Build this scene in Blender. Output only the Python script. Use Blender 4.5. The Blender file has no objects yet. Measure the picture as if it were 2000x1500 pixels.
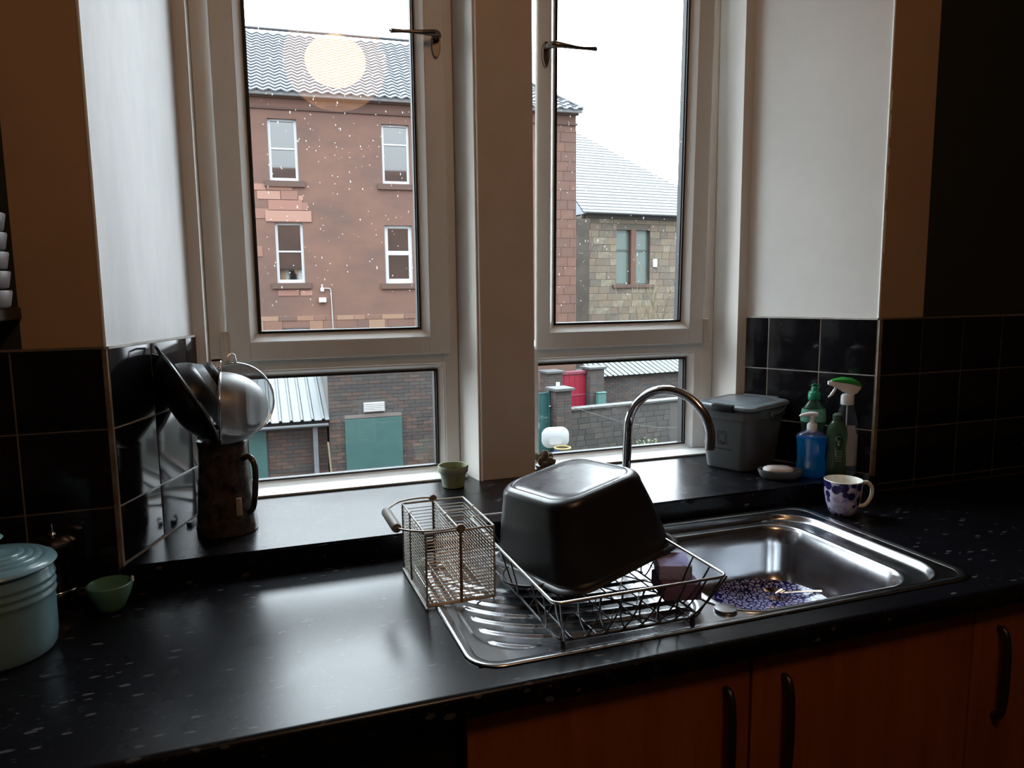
import bpy, bmesh, math, random
from mathutils import Vector, Matrix
from math import sin, cos, pi, radians, hypot, exp, sqrt

random.seed(7)
C = bpy.context.scene.collection
S = bpy.context.scene

# ------------------------------------------------------------------ camera
CAM = Vector((0, 0, 1.475))
FW = Vector((0.3292, 0.9356, -0.1278)).normalized()
RT = Vector((0.9428, -0.3332, -0.0106)).normalized()
UP = RT.cross(FW).normalized()
cd = bpy.data.cameras.new('camera')
cam = bpy.data.objects.new('camera', cd)
C.objects.link(cam)
m = Matrix((RT, UP, -FW)).transposed().to_4x4()
m.translation = CAM
cam.matrix_world = m
cd.sensor_width = 36.0
cd.lens = 1444.0 / 2000.0 * 36.0
cd.clip_start = 0.05
cd.clip_end = 300
S.camera = cam

# ------------------------------------------------------------------ world: bright overcast
SKY = 17.0
w = bpy.data.worlds.new('overcast_sky')
S.world = w
w.use_nodes = True
nt = w.node_tree
nt.nodes.clear()
out = nt.nodes.new('ShaderNodeOutputWorld')
bg = nt.nodes.new('ShaderNodeBackground')
tc = nt.nodes.new('ShaderNodeTexCoord')
sx = nt.nodes.new('ShaderNodeSeparateXYZ')
rp = nt.nodes.new('ShaderNodeValToRGB')
rp.color_ramp.elements[0].position = 0.0
# standard overcast sky: luminance rises from a third at the horizon to full at the zenith
rp.color_ramp.elements[0].color = (0.295, 0.322, 0.345, 1)
rp.color_ramp.elements[1].position = 1.0
rp.color_ramp.elements[1].color = (0.80, 0.93, 1.0, 1)
nt.links.new(tc.outputs['Generated'], sx.inputs[0])
nt.links.new(sx.outputs['Z'], rp.inputs[0])
# the cloud is thinner on the side in view (sun behind it), so the sky is broadly brighter there
az = nt.nodes.new('ShaderNodeMapRange')
az.inputs[1].default_value = -1.0
az.inputs[2].default_value = 1.0
az.inputs[3].default_value = 0.42
az.inputs[4].default_value = 1.62
nt.links.new(sx.outputs['Y'], az.inputs[0])
vs_ = nt.nodes.new('ShaderNodeVectorMath')
vs_.operation = 'SCALE'
nt.links.new(rp.outputs[0], vs_.inputs[0])
nt.links.new(az.outputs[0], vs_.inputs['Scale'])
nt.links.new(vs_.outputs[0], bg.inputs[0])
bg.inputs[1].default_value = SKY
nt.links.new(bg.outputs[0], out.inputs[0])

S.view_settings.view_transform = 'Standard'
S.view_settings.look = 'None'
S.view_settings.exposure = 0.0
S.view_settings.gamma = 1.0
S.view_settings.use_curve_mapping = False


# ------------------------------------------------------------------ helpers
def P(px, py, z):
    """point where the sight line of a photo pixel meets height z"""
    d = FW + RT * ((px - 1000) / 1444.0) - UP * ((py - 750) / 1444.0)
    return CAM + d * ((z - CAM.z) / d.z)


def PY(px, py, y):
    d = FW + RT * ((px - 1000) / 1444.0) - UP * ((py - 750) / 1444.0)
    return CAM + d * (y / d.y)


MATS = {}
XK = 1.0


def mat(name, col, rough=0.5, metal=0.0, spec=0.5, var=None, bump=0.0, bscale=60.0, coat=0.0,
        rnd=0.0, island=0.0, emit=None, estr=0.0, alpha=1.0, trans=0.0, ior=1.45, coords='Object', rvar=0.0,
        vscale=8.0, vstretch=(1, 1, 1), palette=None):
    """procedural principled material. var = second colour mixed by noise; rnd = per-object brightness spread;
    palette = list of colours picked per object (or per island)"""
    if name in MATS:
        return MATS[name]
    col = tuple(c * XK for c in col)
    var = tuple(c * XK for c in var) if var else None
    palette = [tuple(c * XK for c in p) for p in palette] if palette else None
    m = bpy.data.materials.new(name)
    m.use_nodes = True
    t = m.node_tree
    N = t.nodes
    b = N['Principled BSDF']
    b.inputs['Roughness'].default_value = rough
    b.inputs['Metallic'].default_value = metal
    b.inputs['Specular IOR Level'].default_value = spec
    b.inputs['IOR'].default_value = ior
    b.inputs['Coat Weight'].default_value = coat
    b.inputs['Coat Roughness'].default_value = 0.08
    b.inputs['Transmission Weight'].default_value = trans
    b.inputs['Alpha'].default_value = alpha
    if emit:
        b.inputs['Emission Color'].default_value = (*emit, 1)
        b.inputs['Emission Strength'].default_value = estr
    col4 = (*col, 1)
    co = N.new('ShaderNodeTexCoord')
    mp = N.new('ShaderNodeMapping')
    mp.inputs['Scale'].default_value = vstretch
    t.links.new(co.outputs[coords], mp.inputs[0])
    src = None
    if palette:
        oi = N.new('ShaderNodeObjectInfo') if not island else N.new('ShaderNodeNewGeometry')
        r = N.new('ShaderNodeValToRGB')
        r.color_ramp.interpolation = 'CONSTANT'
        for i, c in enumerate(palette):
            if i < 2:
                e = r.color_ramp.elements[i]
                e.position = i / len(palette)
            else:
                e = r.color_ramp.elements.new(i / len(palette))
            e.color = (*c, 1)
        t.links.new(oi.outputs['Random' if not island else 'Random Per Island'], r.inputs[0])
        src = r.outputs[0]
    if var is not None:
        n = N.new('ShaderNodeTexNoise')
        n.inputs['Scale'].default_value = vscale
        n.inputs['Detail'].default_value = 6
        n.inputs['Roughness'].default_value = 0.65
        t.links.new(mp.outputs[0], n.inputs['Vector'])
        r2 = N.new('ShaderNodeMapRange')
        r2.inputs[1].default_value = 0.35
        r2.inputs[2].default_value = 0.65
        t.links.new(n.outputs[0], r2.inputs[0])
        mx = N.new('ShaderNodeMix')
        mx.data_type = 'RGBA'
        mx.inputs[6].default_value = col4
        if src:
            t.links.new(src, mx.inputs[6])
        mx.inputs[7].default_value = (*var, 1)
        t.links.new(r2.outputs[0], mx.inputs[0])
        src = mx.outputs[2]
    if rnd or (island and not palette):
        oi = N.new('ShaderNodeObjectInfo') if not island else N.new('ShaderNodeNewGeometry')
        mr = N.new('ShaderNodeMapRange')
        k = rnd or island
        mr.inputs[3].default_value = 1 - k
        mr.inputs[4].default_value = 1 + k
        t.links.new(oi.outputs['Random' if not island else 'Random Per Island'], mr.inputs[0])
        vm = N.new('ShaderNodeVectorMath')
        vm.operation = 'SCALE'
        vm.inputs[0].default_value = col
        if src:
            t.links.new(src, vm.inputs[0])
        t.links.new(mr.outputs[0], vm.inputs['Scale'])
        src = vm.outputs[0]
    if src:
        t.links.new(src, b.inputs['Base Color'])
    else:
        b.inputs['Base Color'].default_value = col4
    if bump or rvar:
        n = N.new('ShaderNodeTexNoise')
        n.inputs['Scale'].default_value = bscale
        n.inputs['Detail'].default_value = 4
        t.links.new(mp.outputs[0], n.inputs['Vector'])
        if bump:
            bp = N.new('ShaderNodeBump')
            bp.inputs['Strength'].default_value = bump
            bp.inputs['Distance'].default_value = 0.005
            t.links.new(n.outputs[0], bp.inputs['Height'])
            t.links.new(bp.outputs[0], b.inputs['Normal'])
        if rvar:
            mr = N.new('ShaderNodeMapRange')
            mr.inputs[3].default_value = max(0.02, rough - rvar)
            mr.inputs[4].default_value = rough + rvar
            t.links.new(n.outputs[0], mr.inputs[0])
            t.links.new(mr.outputs[0], b.inputs['Roughness'])
    MATS[name] = m
    return m


def glass_mat(name, tint=(1, 1, 1), ior=1.5, rough=0.0, thick=0.0, body=None, bodyf=0.0):
    """thin clear glazing: straight-through light plus Fresnel reflection; optional coloured body"""
    if name in MATS:
        return MATS[name]
    m = bpy.data.materials.new(name)
    m.use_nodes = True
    t = m.node_tree
    N = t.nodes
    N.clear()
    o = N.new('ShaderNodeOutputMaterial')
    tr = N.new('ShaderNodeBsdfTransparent')
    tr.inputs[0].default_value = (*tint, 1)
    g = N.new('ShaderNodeBsdfGlossy')
    g.inputs['Roughness'].default_value = rough
    f = N.new('ShaderNodeFresnel')
    # thin sheet: the far face must reflect like the near one, without total internal reflection
    ge = N.new('ShaderNodeNewGeometry')
    im = N.new('ShaderNodeMix')
    im.inputs[2].default_value = ior
    im.inputs[3].default_value = 1.0 / ior
    t.links.new(ge.outputs['Backfacing'], im.inputs[0])
    t.links.new(im.outputs[0], f.inputs[0])
    mx = N.new('ShaderNodeMixShader')
    t.links.new(f.outputs[0], mx.inputs[0])
    base = tr.outputs[0]
    if body:
        d = N.new('ShaderNodeBsdfDiffuse')
        d.inputs[0].default_value = (*body, 1)
        tl = N.new('ShaderNodeBsdfTranslucent')
        tl.inputs[0].default_value = (*body, 1)
        ad = N.new('ShaderNodeMixShader')
        ad.inputs[0].default_value = 0.5
        t.links.new(d.outputs[0], ad.inputs[1])
        t.links.new(tl.outputs[0], ad.inputs[2])
        m2 = N.new('ShaderNodeMixShader')
        m2.inputs[0].default_value = bodyf
        t.links.new(base, m2.inputs[1])
        t.links.new(ad.outputs[0], m2.inputs[2])
        base = m2.outputs[0]
    t.links.new(base, mx.inputs[1])
    t.links.new(g.outputs[0], mx.inputs[2])
    t.links.new(mx.outputs[0], o.inputs[0])
    MATS[name] = m
    return m


class MB:
    def __init__(s):
        s.v = []
        s.f = []

    def add(s, vs, fs):
        o = len(s.v)
        s.v += [tuple(v) for v in vs]
        s.f += [tuple(i + o for i in f) for f in fs]
        return s

    def box(s, x0, x1, y0, y1, z0, z1, M=None):
        vs = [Vector((x, y, z)) for z in (z0, z1) for y in (y0, y1) for x in (x0, x1)]
        if M is not None:
            vs = [M @ v for v in vs]
        return s.add(vs, [(0, 2, 3, 1), (4, 5, 7, 6), (0, 1, 5, 4), (2, 6, 7, 3), (0, 4, 6, 2), (1, 3, 7, 5)])

    def bbox(s, x0, x1, y0, y1, z0, z1, b=0.002, M=None):
        """box with chamfered edges"""
        b = min(b, (x1 - x0) / 2.01, (y1 - y0) / 2.01, (z1 - z0) / 2.01)
        bm = bmesh.new()
        bmesh.ops.create_cube(bm, size=1)
        for v in bm.verts:
            v.co = Vector(((x0 + x1) / 2 + v.co.x * (x1 - x0), (y0 + y1) / 2 + v.co.y * (y1 - y0),
                           (z0 + z1) / 2 + v.co.z * (z1 - z0)))
        bmesh.ops.bevel(bm, geom=bm.edges[:], offset=b, segments=2, affect='EDGES', profile=0.6)
        if M is not None:
            bmesh.ops.transform(bm, matrix=M, verts=bm.verts[:])
        bm.verts.index_update()
        s.add([v.co[:] for v in bm.verts], [[v.index for v in f.verts] for f in bm.faces])
        bm.free()
        return s

    def prism(s, poly, z0, z1):
        n = len(poly)
        vs = [(x, y, z0) for x, y in poly] + [(x, y, z1) for x, y in poly]
        fs = [tuple(range(n))[::-1], tuple(range(n, 2 * n))]
        fs += [(i, (i + 1) % n, n + (i + 1) % n, n + i) for i in range(n)]
        return s.add(vs, fs)

    def loft(s, loops, cap0=True, cap1=True, closed=False):
        n = len(loops[0])
        vs = [v for l in loops for v in l]
        fs = []
        L = len(loops)
        for j in range(L if closed else L - 1):
            k = (j + 1) % L
            fs += [(j * n + i, j * n + (i + 1) % n, k * n + (i + 1) % n, k * n + i) for i in range(n)]
        if cap0 and not closed:
            fs.append(tuple(range(n))[::-1])
        if cap1 and not closed:
            fs.append(tuple((L - 1) * n + i for i in range(n)))
        return s.add(vs, fs)

    def lathe(s, prof, seg=40, c=(0, 0), M=None, cap0=True, cap1=True, ky=1.0):
        loops = []
        for r, z in prof:
            l = [Vector((c[0] + r * cos(2 * pi * i / seg), c[1] + ky * r * sin(2 * pi * i / seg), z)) for i in range(seg)]
            if M is not None:
                l = [M @ v for v in l]
            loops.append(l)
        return s.loft(loops, cap0, cap1)

    def tube(s, pts, r, seg=8, closed=False, cap=True):
        pts = [Vector(p) for p in pts]
        n = len(pts)
        rs = r if isinstance(r, (list, tuple)) else [r] * n
        loops = []
        prev = None
        for i, p in enumerate(pts):
            if closed:
                d = pts[(i + 1) % n] - pts[i - 1]
            else:
                d = pts[min(i + 1, n - 1)] - pts[max(i - 1, 0)]
            d.normalize()
            if prev is None:
                a = Vector((0, 0, 1)) if abs(d.z) < 0.9 else Vector((1, 0, 0))
                u = d.cross(a).normalized()
            else:
                u = (prev - d * prev.dot(d))
                if u.length < 1e-6:
                    u = d.orthogonal()
                u.normalize()
            prev = u
            v = d.cross(u)
            loops.append([p + (u * cos(2 * pi * k / seg) + v * sin(2 * pi * k / seg)) * rs[i] for k in range(seg)])
        return s.loft(loops, cap, cap, closed)

    def build(s, name, mt, parent=None, smooth=None, loc=None, kind=None, label=None):
        me = bpy.data.meshes.new(name)
        me.from_pydata(s.v, [], s.f)
        bm = bmesh.new()
        bm.from_mesh(me)
        bmesh.ops.recalc_face_normals(bm, faces=bm.faces[:])
        bm.to_mesh(me)
        bm.free()
        if smooth is not None:
            me.polygons.foreach_set('use_smooth', [True] * len(me.polygons))
            try:
                me.set_sharp_from_angle(angle=radians(smooth))
            except Exception:
                pass
        me.materials.append(mt)
        o = bpy.data.objects.new(name, me)
        C.objects.link(o)
        if parent:
            o.parent = parent
        if loc:
            o.location = loc
        if kind:
            o['kind'] = kind
        if label:
            o['label'] = label
        return o


def thing(name, label, cat, loc=(0, 0, 0), rz=0.0, group=None, kind=None):
    o = bpy.data.objects.new(name, None)
    o.empty_display_size = 0.05
    C.objects.link(o)
    o.location = loc
    o.rotation_euler = (0, 0, rz)
    o['label'] = label
    o['category'] = cat
    if group:
        o['group'] = group
    return o


def tag(o, label, cat, group=None, kind=None):
    o['label'] = label
    o['category'] = cat
    if group:
        o['group'] = group
    if kind:
        o['kind'] = kind
    return o


def struct(o):
    o['kind'] = 'structure'
    return o


def inst(src, name, parent, loc=(0, 0, 0), rz=0.0, mt=None):
    o = bpy.data.objects.new(name, src)
    C.objects.link(o)
    o.parent = parent
    o.location = loc
    o.rotation_euler = (0, 0, rz)
    return o


def rrect(cx, cy, a, b, r, z, n=6):
    """rounded rectangle loop, half sizes a,b"""
    r = min(r, a - 1e-4, b - 1e-4)
    pts = []
    for (sx_, sy_, a0) in ((1, 1, 0), (-1, 1, 90), (-1, -1, 180), (1, -1, 270)):
        for k in range(n + 1):
            t = radians(a0 + 90 * k / n)
            pts.append(Vector((cx + sx_ * (a - r) + r * cos(t), cy + sy_ * (b - r) + r * sin(t), z)))
    return pts


def bez(p0, p1, p2, p3, n=10):
    p0, p1, p2, p3 = map(Vector, (p0, p1, p2, p3))
    return [p0 * (1 - t) ** 3 + p1 * 3 * t * (1 - t) ** 2 + p2 * 3 * t * t * (1 - t) + p3 * t ** 3
            for t in [i / n for i in range(n + 1)]]


def catmull(pts, n=6):
    pts = [Vector(p) for p in pts]
    o = []
    for i in range(len(pts) - 1):
        a, b, c, d = pts[max(i - 1, 0)], pts[i], pts[i + 1], pts[min(i + 2, len(pts) - 1)]
        for k in range(n):
            t = k / n
            o.append(0.5 * ((2 * b) + (c - a) * t + (2 * a - 5 * b + 4 * c - d) * t * t + (3 * b - a - 3 * c + d) * t ** 3))
    o.append(pts[-1])
    return o


# ------------------------------------------------------------------ materials (interior)
M_wall = mat('tan_painted_plaster', (0.42, 0.28, 0.18), 0.55, var=(0.38, 0.25, 0.16), vscale=3, bump=0.15, bscale=40)
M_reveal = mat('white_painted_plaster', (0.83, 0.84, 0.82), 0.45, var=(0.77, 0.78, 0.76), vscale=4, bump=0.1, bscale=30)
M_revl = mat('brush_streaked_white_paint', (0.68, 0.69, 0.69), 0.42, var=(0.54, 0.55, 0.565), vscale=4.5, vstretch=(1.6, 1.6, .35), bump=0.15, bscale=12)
M_ceil = mat('ceiling_paint', (0.45, 0.42, 0.38), 0.8)
M_floor = mat('dark_wood_floor', (0.05, 0.03, 0.02), 0.45, var=(0.03, 0.02, 0.014), vscale=6, vstretch=(1, 8, 1))
M_lin = mat('painted_timber_lining', (0.72, 0.70, 0.66), 0.5, var=(0.64, 0.62, 0.58), vscale=5, vstretch=(1, 1, .3))
M_mull = mat('mullion_paint', (0.62, 0.54, 0.47), 0.5, var=(0.57, 0.50, 0.43), vscale=7)
M_pvc = mat('white_upvc', (0.72, 0.71, 0.69), 0.28, var=(0.68, 0.67, 0.64), vscale=2)
M_bead = mat('white_upvc_bead', (0.80, 0.80, 0.79), 0.22)
M_gasket = mat('black_rubber_gasket', (0.008, 0.008, 0.009), 0.6)
M_tile = mat('black_glazed_tile', (0.006, 0.006, 0.008), 0.12, spec=0.35, var=(0.010, 0.009, 0.011), vscale=3, bump=0.02, bscale=9)
M_grout = mat('grey_grout', (0.62, 0.62, 0.60), 0.8, var=(0.38, 0.37, 0.34), vscale=12)
M_trim = mat('aged_tile_trim', (0.22, 0.18, 0.13), 0.5, var=(0.10, 0.065, 0.04), vscale=18)
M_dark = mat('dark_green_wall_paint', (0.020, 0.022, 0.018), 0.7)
M_steel = mat('brushed_stainless', (0.52, 0.53, 0.55), 0.22, 1.0, rvar=0.06, bscale=30)
M_chrome = mat('chrome', (0.75, 0.75, 0.77), 0.06, 1.0)
M_wire = mat('silver_wire', (0.62, 0.61, 0.58), 0.3, 1.0)
M_pewter = mat('dark_bronze_handle', (0.20, 0.17, 0.15), 0.3, 1.0)
M_glass = glass_mat('window_glass')


def laminate():
    m = bpy.data.materials.new('black_speckled_laminate')
    m.use_nodes = True
    t = m.node_tree
    N = t.nodes
    b = N['Principled BSDF']
    b.inputs['Roughness'].default_value = 0.27
    b.inputs['Specular IOR Level'].default_value = 0.26
    co = N.new('ShaderNodeTexCoord')
    mp = N.new('ShaderNodeMapping')
    mp.inputs['Rotation'].default_value = (0, 0, 0.5)
    mp.inputs['Scale'].default_value = (1.0, 2.8, 1.6)
    t.links.new(co.outputs['Object'], mp.inputs[0])

    def flecks(scale, lo, col, prev, seed):
        n = N.new('ShaderNodeTexVoronoi')
        n.inputs['Scale'].default_value = scale
        n.inputs['Randomness'].default_value = 1
        t.links.new(mp.outputs[0], n.inputs['Vector'])
        ns = N.new('ShaderNodeTexNoise')
        ns.inputs['Scale'].default_value = scale * 1.3
        ns.inputs['Detail'].default_value = 3
        t.links.new(mp.outputs[0], ns.inputs['Vector'])
        # only some cells carry a fleck
        sep = N.new('ShaderNodeSeparateColor')
        t.links.new(n.outputs['Color'], sep.inputs[0])
        g = N.new('ShaderNodeMath')
        g.operation = 'GREATER_THAN'
        g.inputs[1].default_value = lo
        t.links.new(sep.outputs[seed], g.inputs[0])
        ad = N.new('ShaderNodeMath')
        ad.operation = 'ADD'
        mu = N.new('ShaderNodeMath')
        mu.operation = 'MULTIPLY'
        mu.inputs[1].default_value = 0.7
        t.links.new(ns.outputs[0], mu.inputs[0])
        t.links.new(n.outputs['Distance'], ad.inputs[0])
        t.links.new(mu.outputs[0], ad.inputs[1])
        l = N.new('ShaderNodeMath')
        l.operation = 'LESS_THAN'
        l.inputs[1].default_value = 0.575
        t.links.new(ad.outputs[0], l.inputs[0])
        m2 = N.new('ShaderNodeMath')
        m2.operation = 'MULTIPLY'
        t.links.new(g.outputs[0], m2.inputs[0])
        t.links.new(l.outputs[0], m2.inputs[1])
        mx = N.new('ShaderNodeMix')
        mx.data_type = 'RGBA'
        t.links.new(m2.outputs[0], mx.inputs[0])
        if prev is None:
            mx.inputs[6].default_value = (0.0045, 0.0045, 0.0065, 1)
        else:
            t.links.new(prev, mx.inputs[6])
        mx.inputs[7].default_value = (*col, 1)
        return mx.outputs[2]

    c1 = flecks(30, 0.72, (0.060, 0.060, 0.065), None, 0)
    c2 = flecks(75, 0.72, (0.022, 0.028, 0.032), c1, 1)
    t.links.new(c2, b.inputs['Base Color'])
    n = N.new('ShaderNodeTexNoise')
    n.inputs['Scale'].default_value = 5
    n.inputs['Detail'].default_value = 5
    t.links.new(co.outputs['Object'], n.inputs['Vector'])
    mr = N.new('ShaderNodeMapRange')
    mr.inputs[3].default_value = 0.20
    mr.inputs[4].default_value = 0.34
    t.links.new(n.outputs[0], mr.inputs[0])
    t.links.new(mr.outputs[0], b.inputs['Roughness'])
    return m


M_lam = laminate()

# ------------------------------------------------------------------ room shell
X0, X1 = -1.7, 3.3           # side walls
YB = -2.6                    # rear wall
YW = 1.57                    # plane of the window wall
YL = 1.905                   # lip plane
YF = 2.03                    # frame face
YO = 2.16                    # outside
ZC = 3.0
ZS = 0.95                    # window shelf top
ZT = 2.78                    # window head

fl = struct(MB().box(X0, X1, YB, YW + .6, -0.05, 0).build('floor', M_floor))
ce = struct(MB().box(X0, X1, YB, YW + .6, ZC, ZC + 0.05).build('ceiling', M_ceil))
wl = struct(MB().box(X0 - 0.1, X0, YB - .1, YW + .6, -.05, ZC + .05).build('wall_left', mat('wall_left_paint', (0.10, 0.08, 0.06), 0.8)))
wr = struct(MB().box(X1, X1 + 0.1, YB - .1, YW + .6, -.05, ZC + .05).build('wall_right', mat('wall_right_paint', (0.10, 0.08, 0.06), 0.8)))
wk = struct(MB().box(X0, X1, YB - .1, YB, -.05, ZC + .05).build('wall_rear', mat('wall_rear_paint', (0.09, 0.07, 0.055), 0.8)))

LC, RC = -0.262, 1.612       # wall corners of the window bay
LE, RE = -0.130, 1.437       # back ends of the splayed reveals
LJ, RJ = -0.103, 1.403       # jamb faces
# window wall, built as solid masonry around the bay
wf = thing('wall_front', '', 'wall')
for k in ('label', 'category'):
    del wf[k]
wf['kind'] = 'structure'
MB().prism([(X0, YW), (LC, YW), (LC, YW + .0005), (X0, YW + .6)], 0, ZC).build('plaster', M_wall, wf)
mb = MB().prism([(X0, YW + .59), (LC - .001, YW + .001), (LE - .001, YL), (LE - .001, YO), (X0, YO)], 0, ZC)
mb.build('plaster', M_wall, wf)
MB().prism([(RC, YW), (X1, YW), (X1, YO), (RC, YO)], 0, ZC).build('plaster', M_wall, wf)
# reveals
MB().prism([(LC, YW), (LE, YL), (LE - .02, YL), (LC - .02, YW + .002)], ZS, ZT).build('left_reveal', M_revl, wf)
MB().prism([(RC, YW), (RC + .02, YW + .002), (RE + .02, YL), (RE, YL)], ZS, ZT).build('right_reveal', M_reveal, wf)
MB().prism([(RC, YW + .002), (RC, YO), (RE + .001, YO), (RE + .001, YL)], 0, ZC).build('masonry', M_wall, wf)
# masonry under the shelf and head above
MB().box(LC - .01, RC + .01, YW + .002, YO, 0, ZS - .042).build('masonry', M_wall, wf)
MB().prism([(LC, YW), (RC, YW), (RE, YL), (RE, YO), (LE, YO), (LE, YL)], ZT, ZC).build('head', M_wall, wf)
# thin painted edge beads at the two outer corners (white line along the left one, flaking on the right)
MB().tube([(LC + .001, YW - .0005, 1.374), (LC + .001, YW - .0005, ZC)], 0.003, 6).build('corner_bead', M_reveal, wf)
MB().tube([(RC - .001, YW - .0005, 1.384), (RC - .001, YW - .0005, ZC)], 0.003, 6).build('corner_bead', M_reveal, wf)
for (x, z, dz) in ((RC + .0035, 1.93, .05), (RC + .003, 1.86, .06), (RC + .0035, 1.79, .045), (RC + .003, 1.70, .07), (RC + .003, 1.56, .11)):
    MB().bbox(x - .003, x + .0025, YW - .0022, YW + .001, z, z + dz, .001).build('flaking_paint', M_reveal, wf)
# dark painted panels either side
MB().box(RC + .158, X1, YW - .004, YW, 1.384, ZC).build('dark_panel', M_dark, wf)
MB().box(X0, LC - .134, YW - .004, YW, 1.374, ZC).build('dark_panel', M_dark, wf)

# timber linings: lips, jambs and the central mullion
tl = thing('trim_1', '', 'x')
for k in ('label', 'category'):
    del tl[k]
tl['kind'] = 'structure'
MB().box(LE - .001, LJ, YL, YO, ZS - .04, ZT).build('jamb_lining', M_lin, tl)
MB().box(RJ, RE + .001, YL, YO, ZS - .04, ZT).build('jamb_lining', M_lin, tl)
mu_ = thing('trim_2', '', 'x')
for k in ('label', 'category'):
    del mu_[k]
mu_['kind'] = 'structure'
MB().prism([(0.5745, YL + .006), (0.735, YL + .006), (0.752, YF + .01), (0.752, YO), (0.553, YO), (0.553, YF + .01), (0.572, YL + .006)], ZS, ZT).build('mullion_post', M_lin, mu_)
MB().bbox(0.572, 0.737, YL, YL + .008, ZS, ZT, .0015).build('mullion_face', M_mull, mu_)
MB().bbox(0.5785, 0.5825, YL - .005, YL + .001, ZS, ZT, .0012).build('mullion_bead', M_reveal, mu_)

# ------------------------------------------------------------------ tiling
grout = thing('trim_3', '', 'x')
for k in ('label', 'category'):
    del grout[k]
grout['kind'] = 'structure'
PT = 0.153   # pitch
TM = {}


def tile_mesh(wd, ht):
    k = (round(wd, 3), round(ht, 3))
    if k not in TM:
        o = MB().bbox(0, wd, -0.007, 0, 0, ht, 0.0012).build('tile', M_tile, smooth=40)
        TM[k] = o.data
        bpy.data.objects.remove(o)
    return TM[k]


M_grout2 = mat('shade_darkened_grout', (0.19, 0.165, 0.145), 0.8, var=(0.10, 0.085, 0.07), vscale=12)  # the wall plane's dimmer light is put into this grout colour


def tile_run(x, y, ang, widths, ztop, zbot, parent, gm=None):
    """lay rows of tiles along direction ang (radians from +x), first tile at x,y"""
    s = 0.0
    for wdt in widths:
        z = ztop
        while z - 0.006 > zbot:
            h = min(PT, z - zbot)
            inst(tile_mesh(wdt - .003, h - .003), 'tile', parent,
                 (x + cos(ang) * (s + .0015), y + sin(ang) * (s + .0015), z - h + .0015), ang)
            z -= h
        s += wdt
    # grout bed
    M = Matrix.Translation((x, y, 0)) @ Matrix.Rotation(ang, 4, 'Z')
    MB().box(0, s, -0.0055, 0, zbot, ztop, M).build('grout_bed', gm or M_grout, parent)
    MB().box(0, s, -0.0085, 0.003, ztop - .0005, ztop + .004, M).build('top_trim', gm or M_grout, parent)


zl, zr = 1.371, 1.381
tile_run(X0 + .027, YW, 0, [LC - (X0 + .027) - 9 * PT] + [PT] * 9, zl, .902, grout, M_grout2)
aL = math.atan2(YL - YW, LE - LC)
lenL = hypot(YL - YW, LE - LC)
tile_run(LC, YW, aL, [PT, PT, lenL - 2 * PT], zl, ZS + .001, grout)
aR = math.atan2(YW - YL, RC - RE)
lenR = hypot(YL - YW, RC - RE)
tile_run(RE, YL, aR, [lenR - 2 * PT, PT, PT], zr, ZS + .001, grout)
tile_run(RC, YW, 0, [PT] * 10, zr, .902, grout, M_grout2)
MB().box(LC - .004, LC + .004, YW - .0095, YW - .001, .91, zl).build('corner_trim', M_trim, grout)
MB().box(RC - .005, RC + .006, YW - .0095, YW - .001, .91, zr).build('corner_trim', M_trim, grout)

# ------------------------------------------------------------------ windows
XL0, XL1 = LJ + .001, 0.5525
XR0, XR1 = 0.7525, RJ - .001


def frame_ring(mb, x0, x1, z0, z1, t, y0, y1, b=.003):
    """four mitred-looking rails around an opening: outer x0..x1, inner inset t=(l,r,b,t)"""
    l, r, bt, tp = t
    mb.bbox(x0, x0 + l, y0, y1, z0, z1, b)
    mb.bbox(x1 - r, x1, y0, y1, z0, z1, b)
    mb.bbox(x0 + l - .002, x1 - r + .002, y0 + .0002, y1, z0, z0 + bt, b)
    mb.bbox(x0 + l - .002, x1 - r + .002, y0 + .0002, y1, z1 - tp, z1, b)


def bead_ring(x0, x1, z0, z1, wd, y0, y1, M=None):
    """sloping glazing bead: outer rect at y0 (proud), inner rect (inset wd) at y1, mitred corners"""
    o = [(x0, z0), (x1, z0), (x1, z1), (x0, z1)]
    i = [(x0 + wd, z0 + wd), (x1 - wd, z0 + wd), (x1 - wd, z1 - wd), (x0 + wd, z1 - wd)]
    mb = MB()
    vs = [(x, y0, z) for x, z in o] + [(x, y1 - .004, z) for x, z in i] + [(x, y1 - .003, z) for x, z in i] + [(x, y1 - .003, z) for x, z in o]
    fs = []
    for k in range(4):
        n = (k + 1) % 4
        fs += [(k, n, 4 + n, 4 + k), (4 + k, 4 + n, 8 + n, 8 + k), (8 + k, 8 + n, 12 + n, 12 + k), (12 + k, 12 + n, n, k)]
    return mb.add(vs, fs)


def gasket_ring(x0, x1, z0, z1, wd, y0, y1):
    mb = MB()
    mb.box(x0, x0 + wd, y0, y1, z0, z1)
    mb.box(x1 - wd, x1, y0, y1, z0, z1)
    mb.box(x0 + wd, x1 - wd, y0, y1, z0, z0 + wd)
    mb.box(x0 + wd, x1 - wd, y0, y1, z1 - wd, z1)
    return mb


ZSASH, ZTR = 1.297, 1.272
M_drop = glass_mat('rain_drop', ior=1.6, body=(.95, .95, .97), bodyf=.35)


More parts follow.
